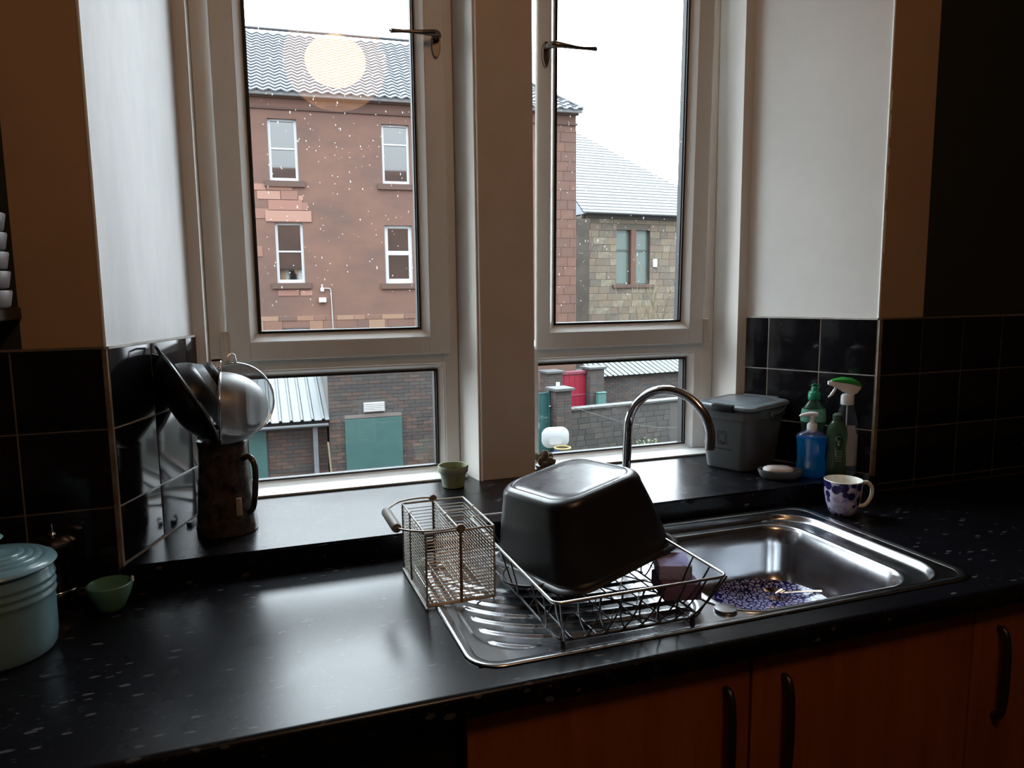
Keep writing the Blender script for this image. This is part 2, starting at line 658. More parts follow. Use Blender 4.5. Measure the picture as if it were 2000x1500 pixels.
def make_window(name, x0, x1, glx, gux, sx_, tilt, hinge_side, seed, slim=.045, inset=.028):
    W = thing(name, '', 'x')
    for k in ('label', 'category'):
        del W[k]
    W['kind'] = 'structure'
    # outer frame
    mb = MB()
    mb.bbox(x0, x0 + .045, YF, YF + .06, ZS + .003, ZSASH + .01, .003)
    mb.bbox(x0, x0 + slim, YF, YF + .06, ZSASH, ZT, .002)
    mb.bbox(x1 - .045, x1, YF, YF + .06, ZS + .003, ZT, .003)
    mb.bbox(x0 + .043, x1 - .043, YF + .0003, YF + .06, ZS + .003, .955, .001)
    mb.bbox(x0 + .043, x1 - .043, YF + .0003, YF + .06, ZTR - .008, ZSASH + .022, .002)
    mb.bbox(x0 + .043, x1 - .043, YF + .0003, YF + .06, ZT - .05, ZT, .003)
    # lower-light framing down to the bead
    lx0, lx1 = glx[0] - .024, glx[1] + .024
    mb.box(x0 + .04, lx0 + .002, YF + .0005, YF + .04, .953, ZTR)
    mb.box(lx1 - .002, x1 - .04, YF + .0005, YF + .04, .953, ZTR)
    mb.build('window_frame', M_pvc, W)
    MB().bbox(x0 - .0, x1 + .0, YF - .082, YF + .003, ZS + .0005, ZS + .0065, .002).build('bottom_trim', mat('light_offset_white_trim', (.40, .385, .37), .5), W)  # white trim darkened in colour to offset glancing light on its upward face
    # lower fixed light
    z0, z1 = .970, 1.247
    bead_ring(lx0, lx1, z0 - .016, z1 + .024, .020, YF - .002, YF + .022).build('glazing_bead', M_bead, W)
    gasket_ring(glx[0] - .0045, glx[1] + .0045, z0 - .0001, z1 + .0045, .005, YF + .012, YF + .020).build('gasket', M_gasket, W)
    gasket_ring(glx[0] - .002, glx[1] + .002, z0 - .0045, z1 + .004, .006, YF + .0195, YF + .045).build('gasket', M_gasket, W)
    MB().box(glx[0] - .004, glx[1] + .004, YF + .018, YF + .0185, z0 - .002, z1 + .004).build('pane', M_glass, W)
    # opening sash, in its own frame so it can lean in from the bottom edge
    piv = Vector((0, YF - .022, ZSASH))
    Mt = Matrix.Translation(piv) @ Matrix.Rotation(radians(tilt), 4, 'X') @ Matrix.Translation(-piv)
    sash = MB()
    s0, s1 = sx_
    zt = ZT - .02
    fw = gux[0] - .024 - s0
    frame_ring(sash, s0, s1, ZSASH, zt, (fw, s1 - gux[1] - .024, .050, .055), YF - .022, YF - .003, .004)
    frame_ring(sash, s0 + inset, s1 - .028, ZSASH + .022, zt - .02, (fw - inset, s1 - gux[1] - .024 - .028, .03, .035), YF - .004, YF + .05, .002)
    parts = [(sash, 'sash', M_pvc)]
    gz0, gz1 = 1.371, zt - .08
    parts.append((bead_ring(gux[0] - .025, gux[1] + .025, gz0 - .025, gz1 + .025, .0205, YF - .024, YF + .002), 'glazing_bead', M_bead))
    parts.append((gasket_ring(gux[0] - .0045, gux[1] + .0045, gz0 - .0045, gz1 + .0045, .0055, YF - .006, YF + .001), 'gasket', M_gasket))
    parts.append((gasket_ring(gux[0] - .002, gux[1] + .002, gz0 - .0045, gz1 + .002, .006, YF + .0015, YF + .022), 'gasket', M_gasket))
    parts.append((MB().box(gux[0] - .003, gux[1] + .003, YF - .001, YF - .0005, gz0 - .003, gz1 + .003), 'pane', M_glass))
    # hinge cover at the lower corner on the hinge side
    hx = s0 - .016 if hinge_side < 0 else s1 - .004
    h = MB().bbox(hx, hx + .020, YF - .030, YF - .004, 1.300, 1.375, .004)
    h.bbox(hx + .003, hx + .017, YF - .026, YF - .006, 1.288, 1.302, .003)
    parts.append((h, 'hinge_cover', mat('hinge_cover_plastic', (0.55, 0.50, 0.42), .4)))
    # raindrops on the outside
    rnd = random.Random(seed)
    dr = MB()
    for i in range(380):
        a = rnd.random()
        px_ = gux[0] + .01 + rnd.random() * (gux[1] - gux[0] - .02)
        pz_ = gz0 + .02 + (rnd.random() ** .8) * 1.0
        r_ = rnd.uniform(.0006, .0015)
        st = rnd.uniform(1, 3.2) if rnd.random() < .45 else 1
        l0 = [Vector((px_ + r_ * cos(k * pi / 3), YF - .0003, pz_ + st * r_ * sin(k * pi / 3))) for k in range(6)]
        l1 = [Vector((px_ + .6 * r_ * cos(k * pi / 3), YF + .0008, pz_ + .6 * st * r_ * sin(k * pi / 3))) for k in range(6)]
        dr.loft([l0, l1])
    parts.append((dr, 'raindrops', M_drop))
    for mb, nm, mt in parts:
        mb.v = [tuple(Mt @ Vector(v)) for v in mb.v]
        o = mb.build(nm, mt, W, kind='stuff' if nm == 'raindrops' else None, smooth=50 if nm == 'raindrops' else None)
    return W, Mt


W1, Mt1 = make_window('window_1', XL0, XL1, (-.025, .490), (.0225, .4425), (-.058, .525), .35, -1, 3)
W2, Mt2 = make_window('window_2', XR0, XR1, (.792, 1.308), (.850, 1.272), (.784, 1.352), 1.35, 1, 9, .010, .034)


def handle(W, Mt, x, z, d):
    """espagnolette handle: keyhole-shaped rose plus lever turned to point along d*x"""
    y = YF - .022
    ro = MB()
    l = []
    for k in range(24):
        t = 2 * pi * k / 24
        l.append((x + .0125 * cos(t), z - .012 + .034 * sin(t) * (1 if abs(sin(t)) < 2 else 1)))
    ro.loft([[Vector((a, y, b)) for a, b in l], [Vector((a, y - .006, b)) for a, b in l],
             [Vector((x + (a - x) * .8, y - .010, z - .012 + (b - z + .012) * .92)) for a, b in l]])
    ro.v = [tuple(Mt @ Vector(v)) for v in ro.v]
    r = ro.build('handle_rose', M_pewter, W, smooth=50)
    h = MB()
    pts = catmull([(x, y - .006, z + .004), (x, y - .03, z + .004), (x + d * .012, y - .045, z + .004), (x + d * .04, y - .052, z + .001),
                   (x + d * .08, y - .053, z - .001), (x + d * .122, y - .052, z - .003 + (.004 if d > 0 else 0)), (x + d * .127, y - .052, z - .003 + (.004 if d > 0 else 0))], 5)
    n = len(pts)
    rs = [0.009 if i < n * .35 else 0.0085 - .0042 * min(1, (i - n * .35) / (n * .3)) + (.0036 * max(0, (i - n * .7) / (n * .3))) for i in range(n)]
    h.tube(pts, rs, 10)
    h.v = [tuple(Mt @ Vector(v)) for v in h.v]
    h.build('lever', M_pewter, W, smooth=60)


handle(W1, Mt1, .500, 2.128, -1)
handle(W2, Mt2, .808, 2.128, 1)

# ------------------------------------------------------------------ worktop, shelf, cabinets
wt = MB()
YFR, ZW = 0.957, 0.900


def wt_profile(y0, y1, x0, x1, front=True):
    r = .011
    pr = []
    if front:
        pr += [(y0 + .004, ZW - .040), (y0, ZW - .036)]
        pr += [(y0 + r - r * cos(a), ZW - r + r * sin(a)) for a in [radians(90 * k / 6) for k in range(7)]]
    else:
        pr += [(y0, ZW - .04), (y0, ZW)]
    pr += [(y1, ZW), (y1, ZW - .04)]
    wt.loft([[Vector((x0, a, b)) for a, b in pr], [Vector((x1, a, b)) for a, b in pr]])


SX0, SX1, SY0, SY1 = 0.290, 1.335, 1.012, 1.532   # sink outline
wt_profile(YFR, YW - .0105, X0, SX0 + .012)
wt_profile(YFR, YW - .0105, SX1 - .012, X1)
wt_profile(YFR, SY0 + .010, SX0 + .012, SX1 - .012)
wt_profile(SY1 - .010, YW - .0105, SX0 + .012, SX1 - .012, False)
tag(wt.build('worktop', M_lam, smooth=30), 'long black speckled laminate worktop with rounded front edge around the steel sink', 'worktop')

sh = MB()
sf = YW - .026
sh.prism([(LC + .007, sf + .004), (RC - .007, sf + .004), (RC - .008, YW - .012), (RE - .008, YL - .002), (RE - .007, YF - .0), (LE + .007, YF - .0), (LE + .007, YL - .002), (LC + .008, YW - .012)], ZS - .006, ZS)
sh.prism([(LC + .007, sf + .001), (RC - .007, sf + .001), (RC - .009, YW - .013), (RE - .008, YL - .002), (RE - .007, YF), (LE + .007, YF), (LE + .007, YL - .002), (LC + .009, YW - .013)], ZS - .007, ZS - .0055)
sh.box(LC - .0, RC + .0, sf, YW - .0115, ZW + .0005, ZS - .004)
tag(sh.build('window_shelf', M_lam), 'raised black laminate window shelf filling the splayed window bay above the worktop', 'shelf')

M_door = mat('orange_wood_laminate', (0.30, 0.085, 0.022), 0.42, var=(0.22, 0.058, 0.015), vscale=5, vstretch=(6, 6, .6))
M_carc = mat('dark_carcass', (0.02, 0.012, 0.008), 0.6)
M_handle = mat('brushed_nickel_handle', (0.10, 0.085, 0.08), 0.45, 1.0)


def cabinet(x0, x1, doors, label):
    t = thing('base_cabinet', label, 'cabinet', ((x0 + x1) / 2, 1.26, 0))
    hw = (x1 - x0) / 2
    cb_ = MB()
    cb_.box(-hw, -hw + .018, -.255, .29, .12, .859)
    cb_.box(hw - .018, hw, -.255, .29, .12, .859)
    cb_.box(-hw + .018, hw - .018, .275, .29, .12, .859)
    cb_.box(-hw + .018, hw - .018, -.255, .275, .12, .138)
    cb_.box(-hw + .018, hw - .018, -.255, -.240, .83, .859)
    cb_.build('body', M_carc, t)
    MB().box(-hw, hw, -.20, -.18, 0, .12).build('plinth', M_carc, t)
    for (a, b, hs) in doors:
        a -= (x0 + x1) / 2
        b -= (x0 + x1) / 2
        d = MB().bbox(a + .002, b - .002, -.276, -.256, .135, .852, .002).build('door', M_door, t)
        hx = (b - .052) if hs > 0 else (a + .065)
        if hs:
            pts = catmull([(hx, -.276, .805), (hx, -.290, .803), (hx, -.297, .775), (hx, -.299, .715), (hx, -.297, .655), (hx, -.290, .627), (hx, -.276, .625)], 5)
            MB().tube(pts, [.0055 + .002 * sin(pi * i / (len(pts) - 1)) for i in range(len(pts))], 10).build('handle', M_handle, d, smooth=60)
    return t


cabinet(.268, .772, [(.268, .772, 1)], 'orange wood base cabinet under the drainer, one door with handle at right')
cabinet(.774, 1.286, [(.774, 1.286, -1)], 'orange wood base cabinet under the sink bowl, one door with handle at left')
cabinet(1.288, 1.80, [(1.288, 1.80, -1)], 'orange wood base cabinet at the right edge of the picture')
cabinet(1.802, 2.4, [(1.802, 2.4, 1)], 'orange wood base cabinet beyond the right edge of the picture, farthest from the sink')
ap = thing('dishwasher', 'black built-in appliance in shadow under the left end of the worktop', 'appliance', (-.04, 1.26, 0))
M_app = mat('black_appliance', (0.006, 0.006, 0.006), 0.4)
MB().box(-.30, .30, -.22, .29, .1, .855).build('body', M_app, ap)
MB().bbox(-.298, .298, -.262, -.222, .12, .74, .004).build('door', M_app, ap)
MB().bbox(-.298, .298, -.262, -.222, .745, .85, .004).build('control_panel', M_app, ap)
MB().bbox(-.25, .25, -.28, -.262, .715, .73, .004).build('handle', M_app, ap)
MB().box(-.29, .29, -.18, -.16, 0, .1).build('plinth', M_app, ap)
cabinet(-1.0, -.345, [(-1.0, -.345, 1)], 'orange wood base cabinet beyond the left edge of the picture')

# ------------------------------------------------------------------ sink
sk = thing('sink', 'stainless steel inset sink with ridged drainer on the left and bowl on the right', 'sink', (0, 0, .0012))
CX, CY = (SX0 + SX1) / 2, (SY0 + SY1) / 2
HA, HB = (SX1 - SX0) / 2, (SY1 - SY0) / 2
zt = ZW
rim = MB()
prof = [(0, .0004), (.0005, .0022), (.003, .0042), (.0065, .0046), (.010, .0036), (.014, .0012), (.018, .0002), (.020, -.004)]
rim.loft([rrect(CX, CY, HA - i, HB - i, .055 - i * .9, zt + h * .6, 10) for i, h in prof], False, False)
rim.build('rim', M_steel, sk, smooth=60)
BX0, BX1, BY0, BY1 = .800, 1.226, 1.062, 1.458
bcx, bcy, ba, bb = (BX0 + BX1) / 2, (BY0 + BY1) / 2, (BX1 - BX0) / 2, (BY1 - BY0) / 2


def inside_rr(x, y, cx, cy, a, b, r):
    dx, dy = abs(x - cx), abs(y - cy)
    if dx > a or dy > b:
        return False
    if dx > a - r and dy > b - r:
        return hypot(dx - a + r, dy - b + r) < r
    return True


ridges = [(1.26 + .05 * k, 1.133 + .036 * k) for k in range(-3, 4)]


def deck_h(x, y):
    h = 0.0
    # recessed drainer tray
    def sd(x, y, cx, cy, a, b, r):
        dx, dy = abs(x - cx) - a + r, abs(y - cy) - b + r
        return hypot(max(dx, 0), max(dy, 0)) + min(max(dx, dy), 0) - r
    d = sd(x, y, .535, CY, .215, .222, .09)
    s = min(1, max(0, (-d) / .010))
    h -= .0035 * s * s * (3 - 2 * s)
    if s >= 1:
        for ys, ye in ridges:
            yr = ye + (ys - ye) * exp(-(x - .335) / .085)
            dy = (y - yr) / sqrt(1 + ((ys - ye) / .085 * exp(-(x - .335) / .085)) ** 2)
            xs, xe = .342, .718
            ex = min(1, max(0, (x - xs) / .006)) * min(1, max(0, (xe - x) / .008))
            if abs(dy) < .009 and yr > 1.035:
                h += .0034 * ex * (0.5 + 0.5 * cos(pi * dy / .009))
    return h


dk = MB()
nx, ny = 330, 165
ax0, ax1, ay0, ay1 = SX0 + .006, SX1 - .006, SY0 + .006, SY1 - .006
idx = {}
vs, fs = [], []
for j in range(ny + 1):
    for i in range(nx + 1):
        x = ax0 + (ax1 - ax0) * i / nx
        y = ay0 + (ay1 - ay0) * j / ny
        vs.append((x, y, zt + deck_h(x, y)))
for j in range(ny):
    for i in range(nx):
        x = ax0 + (ax1 - ax0) * (i + .5) / nx
        y = ay0 + (ay1 - ay0) * (j + .5) / ny
        if not inside_rr(x, y, CX, CY, HA - .011, HB - .011, .045):
            continue
        if inside_rr(x, y, bcx + .016, bcy, ba + .052, bb + .030, .10):
            continue
        a = j * (nx + 1) + i
        fs.append((a, a + 1, a + nx + 2, a + nx + 1))
used = sorted({i for f in fs for i in f})
rmap = {u: k for k, u in enumerate(used)}
dk.add([vs[u] for u in used], [tuple(rmap[i] for i in f) for f in fs])
dk.build('drainer', M_steel, sk, smooth=80)
bw = MB()
bp = [(.079, .0002), (.074, .0018), (.068, .0022), (.064, .0012), (.060, -.0016), (.055, -.0068), (.051, -.0100), (.046, -.0114), (.012, -.0118), (.007, -.0106), (.003, -.0112), (0, -.0140), (-.004, -.020),
      (-.010, -.06), (-.016, -.115), (-.024, -.140), (-.036, -.152), (-.060, -.158), (-.12, -.161), (-.165, -.162)]


def bowl_loop(i, h):
    if i <= 0:
        return rrect(bcx, bcy, ba + i, bb + i, max(.02, .072 + i * .6), zt + h, 10)
    l = min(i, .040 + i * .03)
    f = min(i, .034 + i * .02)
    return rrect(bcx + (i - l) / 2, bcy, ba + (i + l) / 2, bb + f, .072 + i * .45, zt + h, 10)


bw.loft([bowl_loop(i, h) for i, h in bp], False, True)
bw.build('bowl', M_steel, sk, smooth=60)
MB().lathe([(.020, .0), (.0205, .003), (.019, .0055), (.012, .0062), (.0, .0063)], 28, (.772, 1.060)).build('hole_cover', M_steel, sk, smooth=50, loc=(0, 0, zt), label='round steel cover cap')
MB().lathe([(.045, .0), (.044, .003), (.030, .001), (.012, .003), (.0, .003)], 28).build('waste', M_chrome, sk, smooth=50, loc=(bcx, bcy, zt - .1625))

# tap
tp = thing('mixer_tap', 'tall chrome swan-neck mixer tap on the back ledge of the sink', 'tap', (.803, 1.494, zt))
d2 = Vector((.92 - .803, 1.32 - 1.49, 0)).normalized()
pts = [Vector((0, 0, .02)), Vector((0, 0, .12)), Vector((0, 0, .20)) + d2 * .003]
for k in range(0, 25):
    t = radians(180 - 187 * k / 24)
    pts.append(d2 * (.103 + .098 * cos(t)) + Vector((0, 0, .252 + .098 * sin(t))))
pts.append(pts[-1] + (pts[-1] - pts[-2]).normalized() * .012)
MB().tube(pts, [.0102] * 3 + [.0102] * 22 + [.0106] * 4, 20).build('spout', M_chrome, tp, smooth=60)
MB().lathe([(.026, 0), (.026, .004), (.021, .010), (.020, .05), (.017, .060), (.0105, .068)], 28).build('base', M_chrome, tp, smooth=50)
MB().tube([(0.018, 0, .035), (.05, .004, .042), (.075, .006, .052)], [.009, .006, .005], 12).build('lever', M_chrome, tp, smooth=50)

# plate / basin in the bowl
M_floral = None


def floral(name, base, ink, scale, edge=.12, rough=.12, base2=None):
    m = bpy.data.materials.new(name)
    m.use_nodes = True
    t = m.node_tree
    N = t.nodes
    b = N['Principled BSDF']
    b.inputs['Roughness'].default_value = rough
    co = N.new('ShaderNodeTexCoord')
    v = N.new('ShaderNodeTexVoronoi')
    v.feature = 'DISTANCE_TO_EDGE'
    v.inputs['Scale'].default_value = scale
    t.links.new(co.outputs['Object'], v.inputs['Vector'])
    v2 = N.new('ShaderNodeTexVoronoi')
    v2.inputs['Scale'].default_value = scale * 2.3
    t.links.new(co.outputs['Object'], v2.inputs['Vector'])
    a = N.new('ShaderNodeMath')
    a.operation = 'LESS_THAN'
    a.inputs[1].default_value = edge
    t.links.new(v.outputs['Distance'], a.inputs[0])
    c = N.new('ShaderNodeMath')
    c.operation = 'LESS_THAN'
    c.inputs[1].default_value = .24
    t.links.new(v2.outputs['Distance'], c.inputs[0])
    mx = N.new('ShaderNodeMath')
    mx.operation = 'MAXIMUM'
    t.links.new(a.outputs[0], mx.inputs[0])
    t.links.new(c.outputs[0], mx.inputs[1])
    mc = N.new('ShaderNodeMix')
    mc.data_type = 'RGBA'
    mc.inputs[6].default_value = (*base, 1)
    mc.inputs[7].default_value = (*ink, 1)
    t.links.new(mx.outputs[0], mc.inputs[0])
    t.links.new(mc.outputs[2], b.inputs['Base Color'])
    return m


pl = thing('plate', 'blue and white flower-patterned plate lying in the sink bowl', 'plate', (1.075, 1.306, zt - .150), group=None)
prof = [(.0, .0), (.055, .0), (.060, .002), (.085, .006), (.118, .018), (.1265, .0215), (.1270, .023), (.118, .0215), (.085, .0095), (.058, .005), (.0, .0045)]
MB().lathe(prof, 56).build('dish', floral('blue_floral_glaze', (.36, .38, .58), (.012, .010, .075), 92, .13), pl, smooth=50)
tsp = thing('teaspoon', 'steel teaspoon lying on the floral plate in the sink bowl', 'spoon', (1.118, 1.352, zt - .137), radians(-30))
bowlm = MB()
lp = []
for j in range(7):
    t = j / 6
    rr = sin(pi / 2 * t)
    lp.append([Vector((.024 * rr * cos(2 * pi * k / 20), .016 * rr * sin(2 * pi * k / 20), .009 * (1 - cos(pi / 2 * (1 - t))) * -1 + .009)) for k in range(20)])
bowlm.loft(lp, True, False)
bowlm.build('spoon_bowl', M_chrome, tsp, smooth=60, label='domed steel spoon bowl')
MB().tube([(.022, 0, .004), (.05, 0, .008), (.09, 0, .012), (.12, 0, .013)], [.003, .0022, .0028, .004], 8).build('spoon_handle', M_chrome, tsp, smooth=60)

# ------------------------------------------------------------------ dish rack
dr = thing('dish_rack', 'silver wire dish rack standing on the drainer under the black pan', 'dish rack', (0, 0, 0))
zr_ = 1.000
zb_ = .916
rx0, rx1, ry0, ry1 = .412, .722, .988, 1.452
bx0, bx1, by0, by1 = .438, .700, 1.030, 1.425
MB().tube(rrect((rx0 + rx1) / 2, (ry0 + ry1) / 2, (rx1 - rx0) / 2, (ry1 - ry0) / 2, .014, zr_, 5), .0026, 8, closed=True).build('rim', M_wire, dr, smooth=60)


def lerp(a, b, t):
    return a + (b - a) * t


wires = MB()
rw = .0015
# overlapping U loops down the front and back


def uloop(f_top, f_bot, c, wd):
    n = 18
    return [f_top(c + wd / 2 * sin(pi * (k / n - .5))).lerp(f_bot(c + wd / 2 * sin(pi * (k / n - .5))), min(1, sin(pi * k / n) * 1.05) ** .8) for k in range(n + 1)]


nU = 7
for side in (0, 1):
    yt, yb = (ry0, by0) if side == 0 else (ry1, by1)
    ft = lambda c, yt=yt: Vector((lerp(rx0, rx1, c), yt, zr_))
    fb = lambda c, yb=yb: Vector((lerp(bx0, bx1, c), yb, zb_))
    for i in range(nU):
        c = .13 + i * .74 / (nU - 1)
        wires.tube(uloop(ft, fb, c, .25), rw, 6)
    for c in (.03, .97):
        wires.tube([ft(c), fb(c)], rw, 6)
for side in (0, 1):
    xt, xb = (rx0, bx0) if side == 0 else (rx1, bx1)
    for i in range(3):
        c = .16 + i * .68 / 2
        ft = lambda c, xt=xt: Vector((xt, lerp(ry0, ry1, c), zr_))
        fb = lambda c, xb=xb: Vector((xb, lerp(by0, by1, c), zb_))
        wires.tube(uloop(ft, fb, c, .11), rw, 6)
wires.build('side_wires', mat('silhouette_dark_wire', (.075, .075, .08), .35, .9), dr, smooth=60, kind='stuff')  # silver wire darkened in colour to read as a backlit silhouette
flw = MB()
flw.tube(rrect((bx0 + bx1) / 2, (by0 + by1) / 2, (bx1 - bx0) / 2, (by1 - by0) / 2, .02, zb_, 5), .002, 8, closed=True)
for i in range(6):
    t = (i + .5) / 6
    flw.tube([(lerp(bx0, bx1, t), by0, zb_ + .002), (lerp(bx0, bx1, t), by1, zb_ + .002)], rw, 6)
for i in range(6):
    t = i / 6
    a = Vector((bx0, lerp(by0, by1, t), zb_ + .0045))
    # zigzag diagonals
    pts = []
    for k in range(7):
        pts.append((lerp(bx0, bx1, k / 6), lerp(by0, by1, min(1, t + (.167 if k % 2 else 0))), zb_ + .0045))
    flw.tube(pts, rw, 6)
flw.build('floor_wires', mat('silhouette_dark_wire', (.075, .075, .08), .35, .9), dr, smooth=60, kind='stuff')
for (x, y) in ((bx0 + .01, by0 + .01), (bx1 - .01, by0 + .01), (bx0 + .01, by1 - .01), (bx1 - .01, by1 - .01)):
    MB().lathe([(.004, 0), (.0045, .004), (.003, .0175)], 10, (x, y)).build('foot', mat('black_rubber', (.01, .01, .01), .6), dr, smooth=50, loc=(0, 0, zt - .003))

# ------------------------------------------------------------------ roasting pan upside down
q = (.597, 1.286, .961, .232, -.182, -.063)
La, Lb, H, TP = .264, .283, .150, .032
pan = thing('roasting_pan', 'large black enamel square roasting pan upside down on the dish rack', 'pan', q[:3])
pan.rotation_mode = 'XYZ'
Rm = Matrix.Rotation(q[3], 4, 'Z') @ Matrix.Rotation(q[4], 4, 'Y') @ Matrix.Rotation(q[5], 4, 'X')
pan.rotation_euler = Rm.to_euler('XYZ')
M_pan = mat('black_enamel', (0.010, 0.010, 0.012), 0.34, spec=.55, rvar=.07, bscale=14, bump=.03)
M_panb = mat('worn_enamel_base', (0.014, 0.014, 0.018), 0.30, spec=.8, var=(.13, .135, .15), vscale=11, rvar=.16, bscale=16)
a0, b0 = La / 2, Lb / 2
ins = [(-.010, -.004, .05), (-.0115, -.001, .05), (-.008, .003, .05), (0, .005, .05), (.002, .010, .05)]
for k in range(1, 9):
    u = k / 8
    ins.append((.002 + (TP - .010) * u ** 1.25, .010 + (H - .032) * u, .05))
for k in range(1, 7):
    t = radians(90 * k / 6)
    ins.append((TP - .008 + .014 * (1 - cos(t)), H - .022 + .0215 * sin(t), .05))
body = MB()
body.loft([rrect(0, 0, a0 - i, b0 - i, max(.03, .055 - i * .15), z, 9) for i, z, r in ins], False, False)
inner = [(TP + .014, H - .004), (TP - .002, H - .022), (.006, .010), (-.004, .0035), (-.010, -.004)]
body.loft([rrect(0, 0, a0 - i, b0 - i, max(.03, .052 - i * .15), z, 9) for i, z in inner], True, False)
body.build('body', M_pan, pan, smooth=50)
li = TP + .005
bs = MB()
bs.loft([rrect(0, 0, a0 - i, b0 - i, .045, z, 9) for i, z in ((li - .001, H - .0008), (li + .002, H + .0008), (li + .005, H + .0010), (li + .0065, H - .0008), (li + .0085, H - .0008), (li + .010, H + .0006), (li + .030, H + .0002), (li + .05, H))], False, True)
bs.build('base', M_panb, pan, smooth=70, label='worn ridged base')
for s in (-1, 1):
    hd = MB()
    w_ = .062
    path = catmull([(s * (a0 + .004), -w_, 0.001), (s * (a0 + .030), -w_ * .72, .002), (s * (a0 + .046), 0, .003), (s * (a0 + .030), w_ * .72, .002), (s * (a0 + .004), w_, .001)], 6)
    hd.tube(path, .0032, 8)
    hd.build('handle', M_pan if s < 0 else mat('bare_steel_edge', (.6, .6, .62), .25, 1.0), pan, smooth=60)
    lug = MB()
    inn = [Vector((s * (a0 - .001), p.y, p.z)) for p in path]
    vsl = [(p.x, p.y, p.z - .001) for p in path] + [(p.x, p.y, p.z - .001) for p in inn] + [(p.x, p.y, p.z + .0015) for p in path] + [(p.x, p.y, p.z + .0015) for p in inn]
    n = len(path)
    # leave the middle open: the finger slot
    fsl = []
    for k in range(n - 1):
        fsl += [(k, k + 1, n + k + 1, n + k), (2 * n + k, 3 * n + k, 3 * n + k + 1, 2 * n + k + 1)]
    lug.add(vsl, fsl)
    lug.build('handle_lug', M_pan, pan)

# sponges
M_spo = mat('purple_sponge', (.36, .36, .64), .95, var=(.42, .42, .72), vscale=60, bump=.6, bscale=220)
sp1 = thing('sponge', 'small purple sponge on top of the other sponge in the dish rack', 'sponge', (.716, 1.140, .949), radians(-22))
sp2 = thing('sponge', 'purple sponge underneath the other one in the dish rack', 'sponge', (.714, 1.126, .924), radians(-14))
MB().bbox(-.034, .026, -.036, .038, 0, .028, .004).build('foam', M_spo, sp1, smooth=40)
MB().bbox(-.038, .032, -.042, .042, -.004, .025, .004).build('foam', mat('dark_purple_sponge', (.13, .08, .17), .95, var=(.17, .10, .2), vscale=60, bump=.6, bscale=220), sp2, smooth=40)
for o in (sp1, sp2):
    MB().bbox(-.033 - .004 * (o is sp2), .025 + .006 * (o is sp2), -.035 - .006 * (o is sp2), .037 + .004 * (o is sp2), -.0045 if o is sp2 else -.001, .0035, .002).build('scouring_layer', mat('maroon_scourer', (.09, .03, .05), .95), o)

# ------------------------------------------------------------------ cutlery caddy
cc = thing('cutlery_basket', 'grey wire cutlery basket with swing handle between worktop and drainer', 'basket', (.339, 1.360, zt + .004), radians(0.5))
M_cw = mat('aged_grey_wire', (.46, .45, .42), .42, .45, var=(.27, .23, .19), vscale=20)
M_rust = mat('rusty_wire', (.16, .09, .06), .6, .6, var=(.28, .22, .18), vscale=40)
ca, cb, ch = .0645, .102, .137
ww = MB()
for k in range(19):
    z = .004 + k * (ch - .012) / 18.5
    ww.tube(rrect(0, 0, ca - .001 * (1 - k / 19), cb - .001, .004, z, 2), .00115, 5, closed=True)
    if k % 1 == 0 and k > 2:
        ww.tube([(0, -cb, z), (0, cb, z)], .001, 5)
        if k % 2:
            ww.tube([(0, .02, z), (ca, .02, z)], .001, 5)
for k in range(14):
    y = -cb + (k + .5) * 2 * cb / 14
    ww.tube([(-ca, y, .003), (ca, y, .003)], .001, 5)
for k in range(9):
    x = -ca + (k + .5) * 2 * ca / 9
    ww.tube([(x, -cb, .0035), (x, cb, .0035)], .001, 5)
ww.build('wire_mesh', M_cw, cc, smooth=60, kind='stuff')
rb = MB()
rb.tube(rrect(0, 0, ca, cb, .004, ch, 3), .0022, 8, closed=True)
rb.tube([(0, -cb, ch), (0, cb, ch)], .0020, 8)
rb.tube([(0, .02, ch - .002), (ca, .02, ch - .002)], .0014, 6)
rb.build('rim', M_cw, cc, smooth=60)
ru = MB()
for (x, y) in ((-ca, -cb), (ca, -cb), (-ca, cb), (ca, cb), (-ca, .03)):
    ru.tube([(x, y, 0), (x, y, ch)], .0019, 8)
ru.tube(rrect(0, 0, ca, cb, .004, .001, 3), .0021, 8, closed=True)
ru.tube([(-ca - .002, -cb - .008, -.001), (-ca - .002, cb, -.001)], .0026, 8)
ru.build('posts', M_cw, cc, smooth=60)
MB().tube([(0, -cb - .0005, 0), (0, -cb - .0005, ch)], .0028, 8).build('post', M_rust, cc, smooth=60, label='rust-brown centre post')
MB().tube([(0, cb, 0), (0, cb, ch)], .0028, 8).build('post', M_rust, cc, smooth=60, label='rust-brown centre post')
for (x, y, z) in ((-ca, .03, ch), (0, .0, ch), (ca, .03, ch), (-ca, -.0, 0)):
    MB().tube([(x, y - .004, z), (x, y + .004, z)], .0036, 8).build('clip', M_cw, cc, smooth=60)
hz = ch + .006
hx = -.107
hp = catmull([(0, cb + .001, hz), (-.03, cb + .004, hz + .001), (-.07, cb - .003, hz), (-.098, .070, hz - .002), (hx, .052, hz - .004)], 6)
MB().tube(hp, .0021, 8).build('handle_arm', M_cw, cc, smooth=60)
hp2 = catmull([(0, -cb - .001, hz), (-.03, -cb - .006, hz), (-.07, -cb + .002, hz - .001), (-.098, -.072, hz - .003), (hx, -.055, hz - .004)], 6)
MB().tube(hp2, .0021, 8).build('handle_arm', M_cw, cc, smooth=60)
MB().tube([(hx, -.056, hz - .004), (hx, -.052, hz - .004), (hx, .049, hz - .004), (hx, .053, hz - .004)], [.0085, .0095, .0095, .0085], 16).build('handle_grip', mat('grey_wood_grip', (.16, .145, .14), .5, var=(.25, .22, .20), vscale=25, vstretch=(1, .2, 1)), cc, smooth=50, label='worn grey wooden grip')
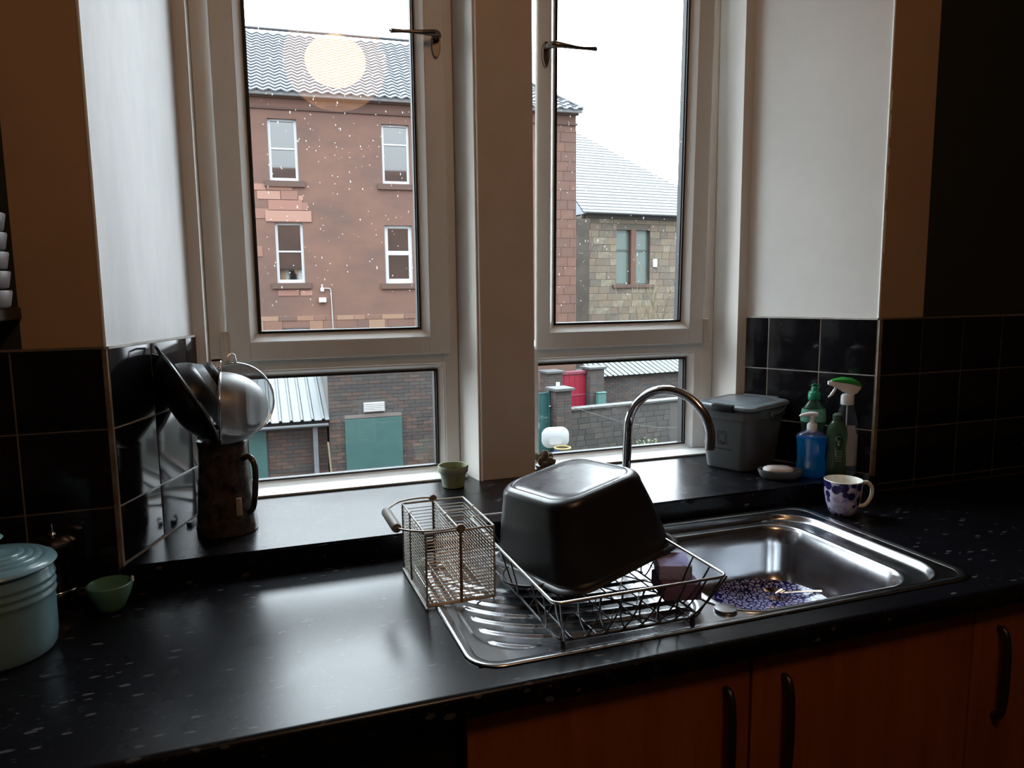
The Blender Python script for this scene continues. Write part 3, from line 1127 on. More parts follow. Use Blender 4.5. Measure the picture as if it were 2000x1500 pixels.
for y in (-cb - .002, cb + .002):
    MB().lathe([(.0, -.004), (.008, -.003), (.008, .003), (.0, .004)], 16, M=Matrix.Translation((0, y, ch + .004)) @ Matrix.Rotation(pi / 2, 4, 'X')).build('pivot', M_rust, cc, smooth=40)

# ------------------------------------------------------------------ jug with strainers
jx, jy = -.071, 1.712
jug = thing('jug', 'tall tapering brown marbled stoneware jug holding strainers on the window shelf', 'jug', (jx, jy, ZS))
M_jug = mat('marbled_brown_glaze', (.010, .008, .0075), .22, var=(.075, .055, .045), vscale=48, bump=.1, bscale=60, rvar=.1)
jp = [(.058, 0), (.064, .002), (.0645, .012), (.062, .03), (.058, .08), (.0535, .14), (.051, .18), (.0525, .197), (.055, .203), (.053, .205), (.0485, .198), (.048, .17), (.053, .06), (.055, .012), (0, .008)]
MB().lathe(jp, 44).build('body', M_jug, jug, smooth=50)
hd_ = catmull([(.040, -.032, .165), (.054, -.050, .172), (.064, -.060, .150), (.062, -.058, .10), (.056, -.050, .06), (.046, -.036, .045)], 6)
MB().tube(hd_, .0065, 10).build('handle', M_jug, jug, smooth=60)
MB().bbox(-.006, .006, -.003, .003, 0, .04, .002, Matrix.Translation((.027, -.056, .045)) @ Matrix.Rotation(radians(.0), 4, 'Z')).build('glaze_drip', mat('cream_glaze', (.35, .31, .26), .25), jug, smooth=60)

M_blk = mat('black_plastic', (.008, .008, .010), .30)
M_gband = mat('grey_plastic_band', (.20, .225, .25), .4)


def strainer(name, label, cat, cen, axis, R, prof, mt, ref=Vector((0, 0, 1))):
    """axis points from the rim plane towards the base of the bowl; prof = [(r, d)]"""
    t = thing(name, label, cat, cen)
    ax = Vector(axis).normalized()
    u = ref.cross(ax).normalized()
    v = ax.cross(u)
    Mx = Matrix((u, v, ax)).transposed().to_4x4()
    MB().lathe([(r * R, d) for r, d in prof], 44, M=Mx, cap0=False).build('bowl', mt, t, smooth=35)
    return t, Mx


cA = PY(370, 776, jy - .012)
e1 = -(RT * .82 + UP * .57) - FW * .43
sA, MA = strainer('colander', 'black plastic colander leaning nearest the tiles in the brown jug', 'colander', cA, e1, .104,
                  [(1.05, -.004), (1.075, -.0015), (1.075, .003), (1.0, .004), (.97, .010), (.91, .018), (.76, .032), (.58, .041), (.40, .045), (.0, .046)], M_blk)
MB().lathe([(.106, -.0035), (.1065, -.005), (.101, -.005)], 44, M=MA, cap0=False, cap1=False).build('rim_line', M_gband, sA, smooth=40)
upv = MA.to_3x3() @ Vector((0, 1, 0))
if upv.z < 0:
    upv = -upv
sdv = MA.to_3x3() @ Vector((1, 0, 0))
MB().tube([upv * .108 - sdv * .022, upv * .123 - sdv * .02, upv * .126 + sdv * .0, upv * .123 + sdv * .02, upv * .108 + sdv * .022], .0025, 8).build('hanging_loop', M_blk, sA, smooth=60)
jm = Vector((jx - .012, jy, ZS + .10))
MB().tube([-upv * .106, jm - cA], .005, 8).build('handle', M_blk, sA, smooth=60)
e2 = (RT * .82 + UP * .57) + FW * .34
cB = cA + e2.normalized() * .010 - upv * .004 + FW * .012
sB, MBm = strainer('colander', 'black colander with a pale perforated band behind the first one in the brown jug', 'colander', cB, e2, .080,
                   [(1.02, .0), (.97, .012), (.90, .022), (.84, .029), (.81, .030)], M_blk)
band = MB()
band.lathe([(.0655, .0295), (.0650, .0305), (.052, .046)], 44, M=MBm, cap0=False, cap1=False)
band.build('perforated_band', M_gband, sB, smooth=35, label='pale grey band with small holes')
hol = MB()
for k in range(22):
    t = 2 * pi * k / 22
    p = MBm @ Vector((.0592 * cos(t), .0592 * sin(t), .040))
    n_ = (MBm.to_3x3() @ Vector((cos(t), sin(t), 1.1))).normalized()
    a_ = n_.orthogonal().normalized()
    b_ = n_.cross(a_)
    hol.add([p + n_ * .0006 + (a_ * cos(2 * pi * i / 8) + b_ * sin(2 * pi * i / 8)) * .0016 for i in range(8)], [tuple(range(8))])
hol.build('holes', M_gasket, sB, kind='stuff')
MB().lathe([(.050, .046), (.0505, .0475), (.052, .056), (.049, .061), (.040, .064), (0, .065)], 44, M=MBm, cap0=False).build('bowl', M_blk, sB, smooth=40)
MB().tube([-upv * .074, jm + Vector((.012, .01, 0)) - cB], .005, 8).build('handle', M_blk, sB, smooth=60)


def mesh_mat():
    m = bpy.data.materials.new('fine_wire_gauze')
    m.use_nodes = True
    t = m.node_tree
    N = t.nodes
    b = N['Principled BSDF']
    b.inputs['Base Color'].default_value = (.30, .30, .30, 1)
    b.inputs['Metallic'].default_value = .6
    b.inputs['Roughness'].default_value = .45
    o = N['Material Output']
    tr = N.new('ShaderNodeBsdfTransparent')
    mx = N.new('ShaderNodeMixShader')
    mx.inputs[0].default_value = .58
    t.links.new(tr.outputs[0], mx.inputs[1])
    t.links.new(b.outputs[0], mx.inputs[2])
    t.links.new(mx.outputs[0], o.inputs[0])
    return m


M_gauze = mesh_mat()


def sieve(label, cen, axis, R, depth):
    t = thing('sieve', label, 'sieve', cen)
    ax = Vector(axis).normalized()
    u = Vector((0, 0, 1)).cross(ax).normalized()
    v = ax.cross(u)
    Mx = Matrix((u, v, ax)).transposed().to_4x4()
    pr = [(R * cos(radians(a)), depth * sin(radians(a))) for a in range(0, 91, 9)]
    MB().lathe(pr, 40, M=Mx, cap0=False).build('gauze', M_gauze, t, smooth=60)
    MB().tube([Mx @ Vector((R * cos(2 * pi * k / 40), R * sin(2 * pi * k / 40), 0)) for k in range(40)], .0024, 8, closed=True).build('rim', M_chrome, t, smooth=60)
    sg = 1 if v.z > 0 else -1
    vv = v * sg
    MB().tube([vv * R - u * .009, vv * (R + .019) - u * .007, vv * (R + .023), vv * (R + .019) + u * .007, vv * R + u * .009], .0016, 8).build('hanging_loop', M_chrome, t, smooth=60)
    MB().tube([-vv * R, Vector((jx + .012, jy + (.012 if depth < .09 else -.012), ZS + .10)) - Vector(cen)], .004, 8).build('handle', M_chrome, t, smooth=60)
    return t


sieve('fine wire sieve in the brown jug, its dome turned towards the window, rim seen edge-on', PY(431, 797, jy - .03), RT * 1.0 + FW * .36, .078, .098)
sieve('wire sieve behind the other one in the brown jug, bright round rim facing the room', (jx + .034, jy + .035, 1.236), FW * .80 - RT * .60 + Vector((0, 0, -.15)), .082, .05)

# small bits by the tiles behind the jug
MB().bbox(-.012, .012, -.006, .006, 0, .010, .003).build('rubber_stopper', M_blk, smooth=40)
o = bpy.data.objects['rubber_stopper']
o.location = (-.150, 1.775, ZS)
o.rotation_euler = (0, 0, 1.1)
tag(o, 'tiny black stopper beside the tiles behind the brown jug', 'stopper')
MB().bbox(-.010, .016, -.006, .006, 0, .007, .002).build('matchbox', mat('pale_card', (.16, .18, .14), .6), smooth=40)
o = bpy.data.objects['matchbox']
o.location = (-.128, 1.80, ZS)
o.rotation_euler = (0, 0, .6)
tag(o, 'tiny pale box beside the tiles, nearly hidden behind the brown jug', 'box')

# ------------------------------------------------------------------ left worktop items
M_cel = mat('duck_egg_stoneware', (.17, .30, .34), .22, var=(.14, .26, .30), vscale=6)
cr = thing('crock', 'pale blue ribbed stoneware storage jar with knobbed lid', 'jar', (-.412, 1.345, zt))
pr = [(.070, 0), (.080, .002), (.084, .010), (.0855, .03), (.086, .085)]
for k in range(3):
    z = .092 + k * .013
    pr += [(.086, z), (.0885, z + .003), (.0885, z + .006), (.086, z + .010)]
pr += [(.086, .135), (.084, .140), (.078, .140)]
MB().lathe(pr, 56).build('pot', M_cel, cr, smooth=50)
lid = [(.060, .136), (.080, .1405), (.090, .1425), (.0925, .1455), (.091, .149), (.086, .152)]
for k in range(4):
    r_ = .080 - k * .012
    z_ = .1545 + k * .0035
    lid += [(r_ + .003, z_ - .001), (r_, z_ + .0012), (r_ - .005, z_ + .0012), (r_ - .008, z_ + .0002)]
lid += [(.020, .1685), (.013, .171), (.010, .178), (.013, .184), (.020, .188), (.022, .191), (.018, .195), (0, .196)]
MB().lathe(lid, 56).build('lid', M_cel, cr, smooth=60)

gj = thing('glass_coffee_press', 'small clear glass jug with steel frame in the shadow behind the blue jar', 'jug', (-.362, 1.515, zt), radians(75))
M_cg = glass_mat('clear_glassware', (.88, .9, .9), 1.5)
MB().lathe([(.030, .0), (.034, .004), (.034, .115), (.036, .125), (.033, .1235), (.032, .112), (.032, .006), (0, .006)], 30).build('beaker', M_cg, gj, smooth=50)
MB().lathe([(.035, .120), (.036, .126), (.025, .134), (.006, .138), (.004, .142), (.0, .142)], 30).build('lid', M_steel, gj, smooth=50)
MB().tube([(0, 0, .14), (0, 0, .158)], .002, 8).build('plunger', M_chrome, gj)
MB().tube(catmull([(.034, 0, .112), (.052, -.004, .108), (.056, -.004, .07), (.048, -.003, .035), (.034, 0, .03)], 5), .0045, 8).build('handle', M_blk, gj, smooth=60)
MB().lathe([(.0355, .03), (.0365, .031), (.0365, .036), (.0355, .037)], 30, cap0=False, cap1=False).build('steel_band', M_chrome, gj, smooth=60)

gb = thing('bowl', 'small green glazed bowl on the worktop below the left tile corner', 'bowl', (-.268, 1.468, zt))
M_gr = mat('pale_green_glaze', (.10, .24, .17), .18)
MB().lathe([(.020, 0), (.023, .002), (.026, .010), (.034, .028), (.0385, .042), (.0385, .048), (.036, .050), (.033, .042), (.022, .012), (0, .008)], 36).build('body', M_gr, gb, smooth=50)
MB().tube([(.034, .016, .047), (.0355, .012, .051), (.0375, .004, .051), (.0375, -.002, .047)], .0028, 8).build('rim_glint', mat('painted_glint', (.5, .5, .45), .3), gb, smooth=60, label='pale chip of light on the rim lip')  # highlight on the rim modelled as a short pale tube

# stack of pale bowls on a dark shelf at the left edge
ls = thing('wall_shelf', 'dark wooden wall shelf at the left edge carrying a stack of pale bowls', 'shelf', (-.625, 1.46, 1.452))
MB().bbox(-.26, .235, -.10, .105, -.022, 0, .003).build('board', mat('dark_stained_wood', (.02, .012, .009), .5), ls)
for x in (-.2, .18):
    MB().tube([(x, .105, -.10), (x, .09, -.10), (x, -.06, -.024)], .006, 8).build('bracket', M_blk, ls)
M_bw = mat('cream_stoneware', (.24, .215, .215), .4)
src = thing('bowl', 'lowest pale bowl of the stack on the wall shelf at the left edge', 'bowl', (-.441, 1.445, 1.452), group='pale bowls stacked on the left wall shelf')
MB().lathe([(.060, 0), (.065, .003), (.069, .026), (.0685, .029), (.065, .028), (.058, .008), (0, .006)], 36).build('body', M_bw, src, smooth=50)
names = ['second bowl up in the stack of pale bowls at the left edge', 'middle bowl in the stack of pale bowls at the left edge',
         'fourth bowl up in the stack of pale bowls at the left edge', 'topmost bowl of the pale stack on the wall shelf at the left edge']
for k in range(4):
    c = src.copy()
    C.objects.link(c)
    c.location.z += .0315 * (k + 1)
    c['label'] = names[k]
    for chd in list(src.children):
        g = chd.copy()
        C.objects.link(g)
        g.parent = c

# ------------------------------------------------------------------ window-shelf pots
tpot = thing('plant_pot', 'small earthen plant pot streaked with green and white against the central post', 'plant pot', (.491, 1.878, ZS))
tpot.scale = (.95, .95, .95)
M_tp = mat('mossy_painted_terracotta', (.34, .38, .39), .7, var=(.24, .30, .04), vscale=16, bump=.3, bscale=80)
MB().lathe([(.026, 0), (.030, .002), (.036, .038), (.0375, .040), (.042, .045), (.0435, .060), (.0425, .063), (.039, .062), (.037, .045), (.028, .006), (0, .006)], 34).build('body', M_tp, tpot, smooth=50)
MB().lathe([(.0, .044), (.0372, .046)], 24, cap1=False, cap0=False).build('soil', mat('dry_soil', (.05, .035, .02), .9, bump=.6), tpot)

cac = thing('cactus', 'fuzzy brown clustered cactus peeping out behind the central post', 'cactus', (.775, 1.930, ZS + .0065))
M_cac = mat('brown_green_cactus', (.085, .06, .035), .8, var=(.16, .13, .09), vscale=90, bump=.5, bscale=200)
MB().lathe([(.018, 0), (.022, .002), (.026, .014), (.025, .016), (.018, .012), (0, .012)], 20).build('pot', mat('cactus_pot', (.10, .06, .045), .5), cac, smooth=50)
rc = random.Random(4)
for (x, y, z, r_, tx, ty) in ((-.012, -.008, .028, .011, -.3, .3), (.010, -.012, .026, .011, .4, .5), (.0, .010, .038, .012, 0, -.2), (.016, .004, .034, .011, .6, 0),
                              (-.016, .008, .036, .010, -.6, 0), (.0, -.004, .044, .011, .1, .2), (.018, -.008, .022, .010, .9, .3), (-.006, -.018, .020, .010, -.2, .8)):
    pr = [(r_ * sin(radians(a)), -1.55 * r_ * cos(radians(a))) for a in range(0, 181, 20)]
    Mx = Matrix.Translation((x, y, z)) @ Matrix.Rotation(tx, 4, 'Y') @ Matrix.Rotation(ty, 4, 'X')
    MB().lathe(pr, 14, M=Mx).build('lobe', M_cac, cac, smooth=70)

# ------------------------------------------------------------------ food caddy
fc = thing('food_waste_caddy', 'grey plastic lidded food waste caddy in the right corner of the window bay', 'bin', (1.349, 1.800, ZS), radians(-66.5))
M_cd = mat('grey_plastic', (.085, .093, .098), .34)
M_lid = mat('grey_lid_plastic', (.16, .19, .21), .28)
fa, fb_, fh = .100, .117, .185
bod = MB()
bod.loft([rrect(0, 0, fa - i, fb_ - i, .030, z, 6) for i, z in ((.036, 0), (.031, .003), (.029, .008), (.014, fh - .035), (.010, fh - .034), (.008, fh - .004), (.010, fh))], True, False)
bod.loft([rrect(0, 0, fa - i, fb_ - i, .028, z, 6) for i, z in ((.010, fh), (.014, fh - .004), (.032, .006))], False, True)
bod.build('body', M_cd, fc, smooth=45)
ldd = MB()
ldd.loft([rrect(0, 0, fa - i, fb_ - i, .034, z, 6) for i, z in ((.003, fh - .006), (.0, fh - .002), (.0, fh + .004), (.004, fh + .008), (.016, fh + .010), (.020, fh + .0075), (.030, fh + .0075), (.034, fh + .011), (.060, fh + .013))], True, True)
ldd.build('lid', M_lid, fc, smooth=50)
# dark thumb catch on the logo side, raised bar at the hinge
MB().bbox(-.028, .042, -fb_ - .006, -fb_ + .018, fh - .012, fh + .0095, .005).build('lid_catch', M_blk, fc, smooth=50)
MB().bbox(-.055, .055, fb_ - .012, fb_ + .003, fh + .004, fh + .012, .003).build('hinge_bar', M_lid, fc, smooth=50)
for s in (-1, 1):
    MB().lathe([(.0, -.003), (.008, -.002), (.008, .003), (0, .003)], 14, M=Matrix.Translation((s * (fa - .004), 0, fh - .022)) @ Matrix.Rotation(pi / 2, 4, 'Y')).build('handle_pivot', M_lid, fc, smooth=40)
MB().tube(catmull([(-(fa + .0), 0, fh - .022), (-(fa + .004), .04, fh - .016), (-fa * .7, fb_ + .006, fh - .012), (0, fb_ + .010, fh - .012), (fa * .7, fb_ + .006, fh - .012), (fa + .004, .04, fh - .016), (fa, 0, fh - .022)], 5), .003, 8).build('carry_handle', M_cd, fc, smooth=60)
# printed recycling mark: square frame with a swirl ring, blot under it and a line of small print
lg = MB()
yl = -fb_ + .0175


def quad(x0, x1, z0, z1):
    def yy(z):
        return -(fb_ - (.029 + (.014 - .029) * (z - .008) / (fh - .043))) - .0008
    lg.add([(x0, yy(z0), z0), (x1, yy(z0), z0), (x1, yy(z1), z1), (x0, yy(z1), z1)], [(0, 1, 2, 3)])


cxl = -.004
quad(cxl - .0145, cxl + .0145, .113, .1155)
quad(cxl - .0145, cxl - .0125, .075, .115)
quad(cxl + .0125, cxl + .0145, .075, .115)
for k in range(20):
    t = 2 * pi * k / 20
    if 15 <= k <= 17:
        continue
    quad(cxl + .0105 * cos(t) - .0013, cxl + .0105 * cos(t) + .0013, .0985 + .011 * sin(t) - .0013, .0985 + .011 * sin(t) + .0013)
for (a, b, c_, d_) in ((-.009, -.002, .080, .086), (-.004, .004, .076, .083), (.002, .011, .081, .0845), (-.011, .010, .0745, .0765), (.004, .010, .077, .080)):
    quad(cxl + a, cxl + b, c_, d_)
xx = cxl - .030
rr_ = random.Random(11)
for k in range(17):
    if k in (4, 9):
        xx += .003
        continue
    w_ = rr_.uniform(.0022, .0036)
    quad(xx, xx + w_, .060 + rr_.uniform(0, .0012), .0645)
    xx += w_ + .0009
lg.build('printed_mark', mat('dark_print', (.012, .013, .015), .5), fc)

# ------------------------------------------------------------------ soap dish + soap
sd = thing('soap_dish', 'oval dark glass soap dish at the front of the right window shelf', 'soap dish', (1.352, 1.628, ZS), radians(-26))
M_sd = mat('smoked_glass', (.10, .115, .12), .12)
MB().lathe([(.044, 0), (.049, .001), (.056, .010), (.0605, .023), (.0600, .026), (.056, .026), (.052, .014), (.044, .010), (0, .009)], 40, ky=.64).build('body', M_sd, sd, smooth=50)
so = thing('soap_bar', 'white bar of soap lying in the dark oval dish', 'soap', (1.346, 1.630, ZS + .0155), radians(-24))
MB().loft([rrect(0, 0, .040 - i, .024 - i * .7, .02, z, 7) for i, z in ((.010, 0), (.003, .003), (.0, .009), (.002, .014), (.010, .018), (.024, .0195))]).build('bar', mat('white_soap', (.82, .80, .82), .4), so, smooth=60)

# ------------------------------------------------------------------ bottles
M_blue = glass_mat('blue_liquid_soap', (.10, .45, .85), 1.4, .05, body=(.0, .36, .80), bodyf=.66)
hs = thing('soap_dispenser', 'clear pump dispenser full of bright blue hand soap, white pump top', 'soap dispenser', (1.440, 1.612, ZS), radians(-33))
ov = lambda a, b, z, n=36, e=2.6: [Vector((a * abs(cos(2 * pi * k / n)) ** (2 / e) * (1 if cos(2 * pi * k / n) > 0 else -1), b * abs(sin(2 * pi * k / n)) ** (2 / e) * (1 if sin(2 * pi * k / n) > 0 else -1), z)) for k in range(n)]
liq = MB().loft([ov(a, b, z) for a, b, z in ((.034, .018, .001), (.0385, .022, .005), (.039, .0225, .03), (.036, .021, .055), (.0375, .0215, .085), (.0395, .0225, .108), (.0398, .0225, .112))])
liq.build('liquid_body', M_blue, hs, smooth=50, label='bright blue soap filling the bottle')
sh_ = MB().loft([ov(a, b, z) for a, b, z in ((.0400, .0228, .112), (.0395, .0226, .116), (.034, .019, .122), (.019, .014, .128), (.013, .013, .134))], True, True)
sh_.build('shoulder', glass_mat('clear_plastic', (.90, .90, .96), 1.45, .05, body=(.5, .5, .75), bodyf=.12), hs, smooth=50)
M_wp = mat('white_plastic', (.75, .76, .78), .3)
MB().lathe([(.0125, .128), (.0135, .130), (.0135, .146), (.011, .150), (.006, .151), (.0055, .158), (.0075, .160), (.0075, .170), (.006, .172), (0, .172)], 24).build('pump_collar', M_wp, hs, smooth=50)
MB().loft([ov(a, b, z, 20, 2) for a, b, z in ((.0, .0, 0), (.0001, .0001, 0))])
nz = MB()
nz.tube(catmull([(.014, 0, .1745), (0, 0, .1755), (-.014, 0, .1745), (-.028, -.002, .171), (-.033, -.002, .168)], 5), [.005, .0058, .0062, .0066, .0066, .0068, .0068, .0068, .0066, .0062, .006, .0058, .0055, .0052, .005, .0048, .0045, .0042, .004, .0038, .0035], 12)
nz.build('pump_nozzle', M_wp, hs, smooth=60)

M_gcap = mat('green_cap_plastic', (.012, .20, .11), .3)
M_gb = glass_mat('green_tinted_bottle', (.55, .75, .62), 1.45, .03, body=(.10, .20, .14), bodyf=.45)
M_gb2 = glass_mat('green_detergent_bottle', (.45, .62, .48), 1.45, .03, body=(.13, .22, .14), bodyf=.62)


def detergent(label, x, y, s, cap, mt, group=None, rz=0.0):
    t = thing('detergent_bottle', label, 'bottle', (x, y, ZS), rz)
    prof = [(.026, .030 * 0, 0)]
    lo = [(.028, .018, 0), (.031, .021, .004), (.033, .022, .04), (.0315, .021, .08), (.029, .020, .105), (.033, .022, .135), (.034, .022, .155), (.030, .020, .178), (.020, .016, .195), (.0125, .0125, .204), (.0125, .0125, .210)]
    MB().loft([ov(a * s, b * s, z * s, 30, 2.2) for a, b, z in lo]).build('bottle', mt, t, smooth=50)
    if cap:
        MB().lathe([(.0155 * s, .206 * s), (.0165 * s, .209 * s), (.0165 * s, .224 * s), (.0135 * s, .229 * s), (.009 * s, .231 * s), (.0085 * s, .240 * s), (.006 * s, .243 * s), (0, .243 * s)], 24).build('cap', M_gcap, t, smooth=45)
        MB().tube(catmull([(.009 * s, 0, .236 * s), (.013 * s, 0, .243 * s), (0, 0, .250 * s), (-.008 * s, 0, .242 * s)], 4), .0026 * s, 8).build('cap_flap', M_gcap, t, smooth=50)
    return t


dA = detergent('green-capped clear washing-up bottle behind the blue soap dispenser', 1.490, 1.665, 1.0, True, M_gb, rz=radians(-25))
MB().loft([ov(a, b, z, 30, 2.2) for a, b, z in ((.0316, .0214, .180), (.0344, .0224, .160), (.0346, .0224, .148), (.0343, .0223, .144))], False, False).build('label_band', mat('pale_green_label', (.16, .42, .30), .35), dA, smooth=60)
dB = detergent('green washing-up bottle with printed oval label, in front of the spray bottle', 1.492, 1.575, .80, False, M_gb2, rz=radians(-30))
dB.children[0].name = 'bottle'
MB().lathe([(.0115, .160), (.0125, .162), (.0125, .176), (.008, .180), (0, .180)], 20).build('cap', mat('olive_cap', (.05, .09, .055), .3), dB, smooth=45)
# oval label: dark green ellipse with a pale swirl, small print below
lb = MB()
n = 26


def on_bottle(u, z, off=.0008):
    a, b = .0275 + off, .0182 + off
    t = -pi / 2 + u / .026
    return Vector((a * cos(t), b * sin(t), z))


ell = [on_bottle(.012 * cos(2 * pi * k / n), .106 + .022 * sin(2 * pi * k / n)) for k in range(n)]
lb.add([on_bottle(0, .106, .0011)] + ell, [(0, 1 + k, 1 + (k + 1) % n) for k in range(n)])
lb.build('oval_label', mat('dark_green_label', (.008, .05, .02), .35), dB)
lt = MB()
for (pa) in ([(.006 * cos(t), .113 + .007 * sin(t)) for t in [radians(a) for a in range(40, 330, 20)]],
             [(-.001, .102), (.004, .102)], [(-.001, .0985), (.003, .0985)], [(-.001, .095), (.004, .095)], [(-.001, .102), (-.001, .095)]):
    lt.tube([on_bottle(a, z, .0016) for a, z in pa], .0008, 5)
for r_ in range(5):
    z = .078 - r_ * .0065
    lt.tube([on_bottle(-.004 + .002 * (r_ % 2), z, .0012), on_bottle(.010, z, .0012)], .0006, 5)
lt.build('label_print', mat('pale_print', (.45, .55, .45), .4), dB)

sb = thing('spray_bottle', 'clear spray bottle with white trigger head and green top, beside the tile corner', 'spray bottle', (1.537, 1.590, ZS), radians(-22))
sb.scale = (1.04, 1.04, 1.05)
M_clr = glass_mat('clear_spray_plastic', (.92, .94, .95), 1.45, .03, body=(.45, .5, .55), bodyf=.06)
MB().loft([ov(a, b, z, 30, 2.3) for a, b, z in ((.026, .018, 0), (.030, .021, .004), (.031, .022, .03), (.0305, .0215, .10), (.028, .020, .145), (.021, .016, .175), (.014, .014, .190), (.0125, .0125, .200))]).build('bottle', M_clr, sb, smooth=50)
MB().loft([ov(a, b, z, 30, 2.3) for a, b, z in ((.0255, .0175, .003), (.0295, .0205, .006), (.0303, .0213, .03), (.0298, .0208, .095))]).build('liquid', glass_mat('cleaning_liquid', (.85, .88, .90), 1.33, 0, body=(.40, .45, .50), bodyf=.22), sb, smooth=50)
lab = MB()
lab.loft([[Vector((.0315 * cos(t), .0225 * sin(t), z)) for t in [radians(a) for a in range(-100, 31, 10)]] for z in (.022, .05, .09, .120)] , False, False)
# curved back label (pale), open loop faces removed at the seam
lab2 = MB()
cols = [radians(a) for a in range(-125, -29, 8)]
rows = [.03 + .012 * k for k in range(10)]
for z in rows:
    lab2.v += [(.0318 * cos(t) , .0228 * sin(t), z) for t in cols]
nc = len(cols)
for j in range(len(rows) - 1):
    for i in range(nc - 1):
        if j >= len(rows) - 3 and (i < (j - len(rows) + 4) * 1.5 or i > nc - 2 - (j - len(rows) + 4) * 1.5):
            continue
        lab2.f.append((j * nc + i, j * nc + i + 1, (j + 1) * nc + i + 1, (j + 1) * nc + i))
lab2.build('label', mat('pale_lilac_label', (.42, .45, .55), .4), sb, smooth=60, label='pale arched label')
MB().lathe([(.0155, .190), (.0165, .192), (.0165, .212), (.013, .217)], 24).build('collar', M_wp, sb, smooth=45)
hdm = MB()
hdm.loft([[Vector((x, yy * w_, z0 + zz * h_)) for yy, zz in ((-1, 0), (-1, .7), (-.6, 1), (.6, 1), (1, .7), (1, 0))] for x, w_, z0, h_ in
          ((-.052, .004, .243, .009), (-.046, .007, .240, .013), (-.030, .009, .235, .018), (-.010, .012, .222, .030), (.006, .013, .214, .036), (.020, .012, .222, .024), (.030, .009, .232, .010))])
hdm.build('trigger_head', M_wp, sb, smooth=30)
tpm = MB()
tpm.loft([[Vector((x, yy * w_, z0 + zz * h_)) for yy, zz in ((-1, 0), (-1, .6), (-.55, 1), (.55, 1), (1, .6), (1, 0))] for x, w_, z0, h_ in
          ((-.044, .006, .2525, .003), (-.034, .0095, .2515, .007), (-.012, .0135, .249, .013), (.010, .014, .245, .014), (.026, .012, .239, .011), (.033, .008, .236, .006))])
tpm.build('head_top', mat('bright_green_plastic', (.03, .30, .05), .3), sb, smooth=40, label='bright green top shell')
MB().tube(catmull([(-.030, 0, .238), (-.036, 0, .226), (-.044, 0, .214), (-.050, 0, .210)], 4), [.004] * 8 + [.003] * 5, 8).build('trigger', M_wp, sb, smooth=50)
MB().tube([(0, 0, .008), (0, 0, .2)], .0015, 6).build('dip_tube', M_wp, sb)

# ------------------------------------------------------------------ mug + tumbler
mg = thing('mug', 'white china mug with dark blue flower pattern on the worktop beyond the sink', 'mug', (1.384, 1.432, zt), radians(-20))
mg.scale = (1.0, 1.0, 1.04)
mp_ = [(.022, 0), (.026, .0015), (.033, .012), (.040, .034), (.0445, .060), (.046, .084), (.0465, .087)]
mo = MB().lathe(mp_ + [(.0452, .0875)], 48, cap1=False)


def mugmat():
    m = bpy.data.materials.new('blue_flower_china')
    m.use_nodes = True
    t = m.node_tree
    N = t.nodes
    b = N['Principled BSDF']
    b.inputs['Roughness'].default_value = .15
    co = N.new('ShaderNodeTexCoord')
    n0 = N.new('ShaderNodeTexNoise')
    n0.inputs['Scale'].default_value = 45
    n0.inputs['Detail'].default_value = 4
    t.links.new(co.outputs['Object'], n0.inputs['Vector'])
    r0 = N.new('ShaderNodeValToRGB')
    r0.color_ramp.elements[0].color = (.22, .20, .38, 1)
    r0.color_ramp.elements[0].position = .40
    r0.color_ramp.elements[1].color = (.52, .50, .60, 1)
    r0.color_ramp.elements[1].position = .62
    t.links.new(n0.outputs[0], r0.inputs[0])
    v = N.new('ShaderNodeTexVoronoi')
    v.inputs['Scale'].default_value = 44
    v.inputs['Randomness'].default_value = .8
    t.links.new(co.outputs['Object'], v.inputs['Vector'])
    sp = N.new('ShaderNodeSeparateXYZ')
    t.links.new(co.outputs['Object'], sp.inputs[0])
    lo = N.new('ShaderNodeMapRange')   # flowers gather in the upper half
    lo.inputs[1].default_value = .030
    lo.inputs[2].default_value = .070
    lo.inputs[3].default_value = .22
    lo.inputs[4].default_value = .54
    t.links.new(sp.outputs['Z'], lo.inputs[0])
    ls_ = N.new('ShaderNodeMath')
    ls_.operation = 'LESS_THAN'
    t.links.new(v.outputs['Distance'], ls_.inputs[0])
    t.links.new(lo.outputs[0], ls_.inputs[1])
    mx = N.new('ShaderNodeMix')
    mx.data_type = 'RGBA'
    t.links.new(ls_.outputs[0], mx.inputs[0])
    t.links.new(r0.outputs[0], mx.inputs[6])
    mx.inputs[7].default_value = (.018, .014, .085, 1)
    t.links.new(mx.outputs[2], b.inputs['Base Color'])
    return m


mo.build('outer_wall', mugmat(), mg, smooth=60)
M_chn = mat('white_china', (.78, .77, .70), .15)
MB().lathe([(.0462, .0872), (.0452, .0882), (.0435, .0872), (.0425, .060), (.038, .034), (.031, .012), (.022, .005), (0, .0045)], 48, cap0=False).build('inner_wall', M_chn, mg, smooth=60)
hh = catmull([(.044, 0, .078), (.060, 0, .080), (.072, 0, .066), (.070, 0, .042), (.056, 0, .024), (.038, 0, .022)], 6)
MB().tube(hh, [.0048] * len(hh), 12).build('handle', M_chn, mg, smooth=60)

tu = thing('tumbler', 'small clear glass tumbler in the shadow behind the mug', 'glass', (1.497, 1.492, zt))
MB().lathe([(.022, 0), (.025, .002), (.031, .078), (.0305, .080), (.029, .078), (.0235, .010), (0, .008)], 30).build('body', glass_mat('tumbler_glass', (.93, .94, .92), 1.5), tu, smooth=50)

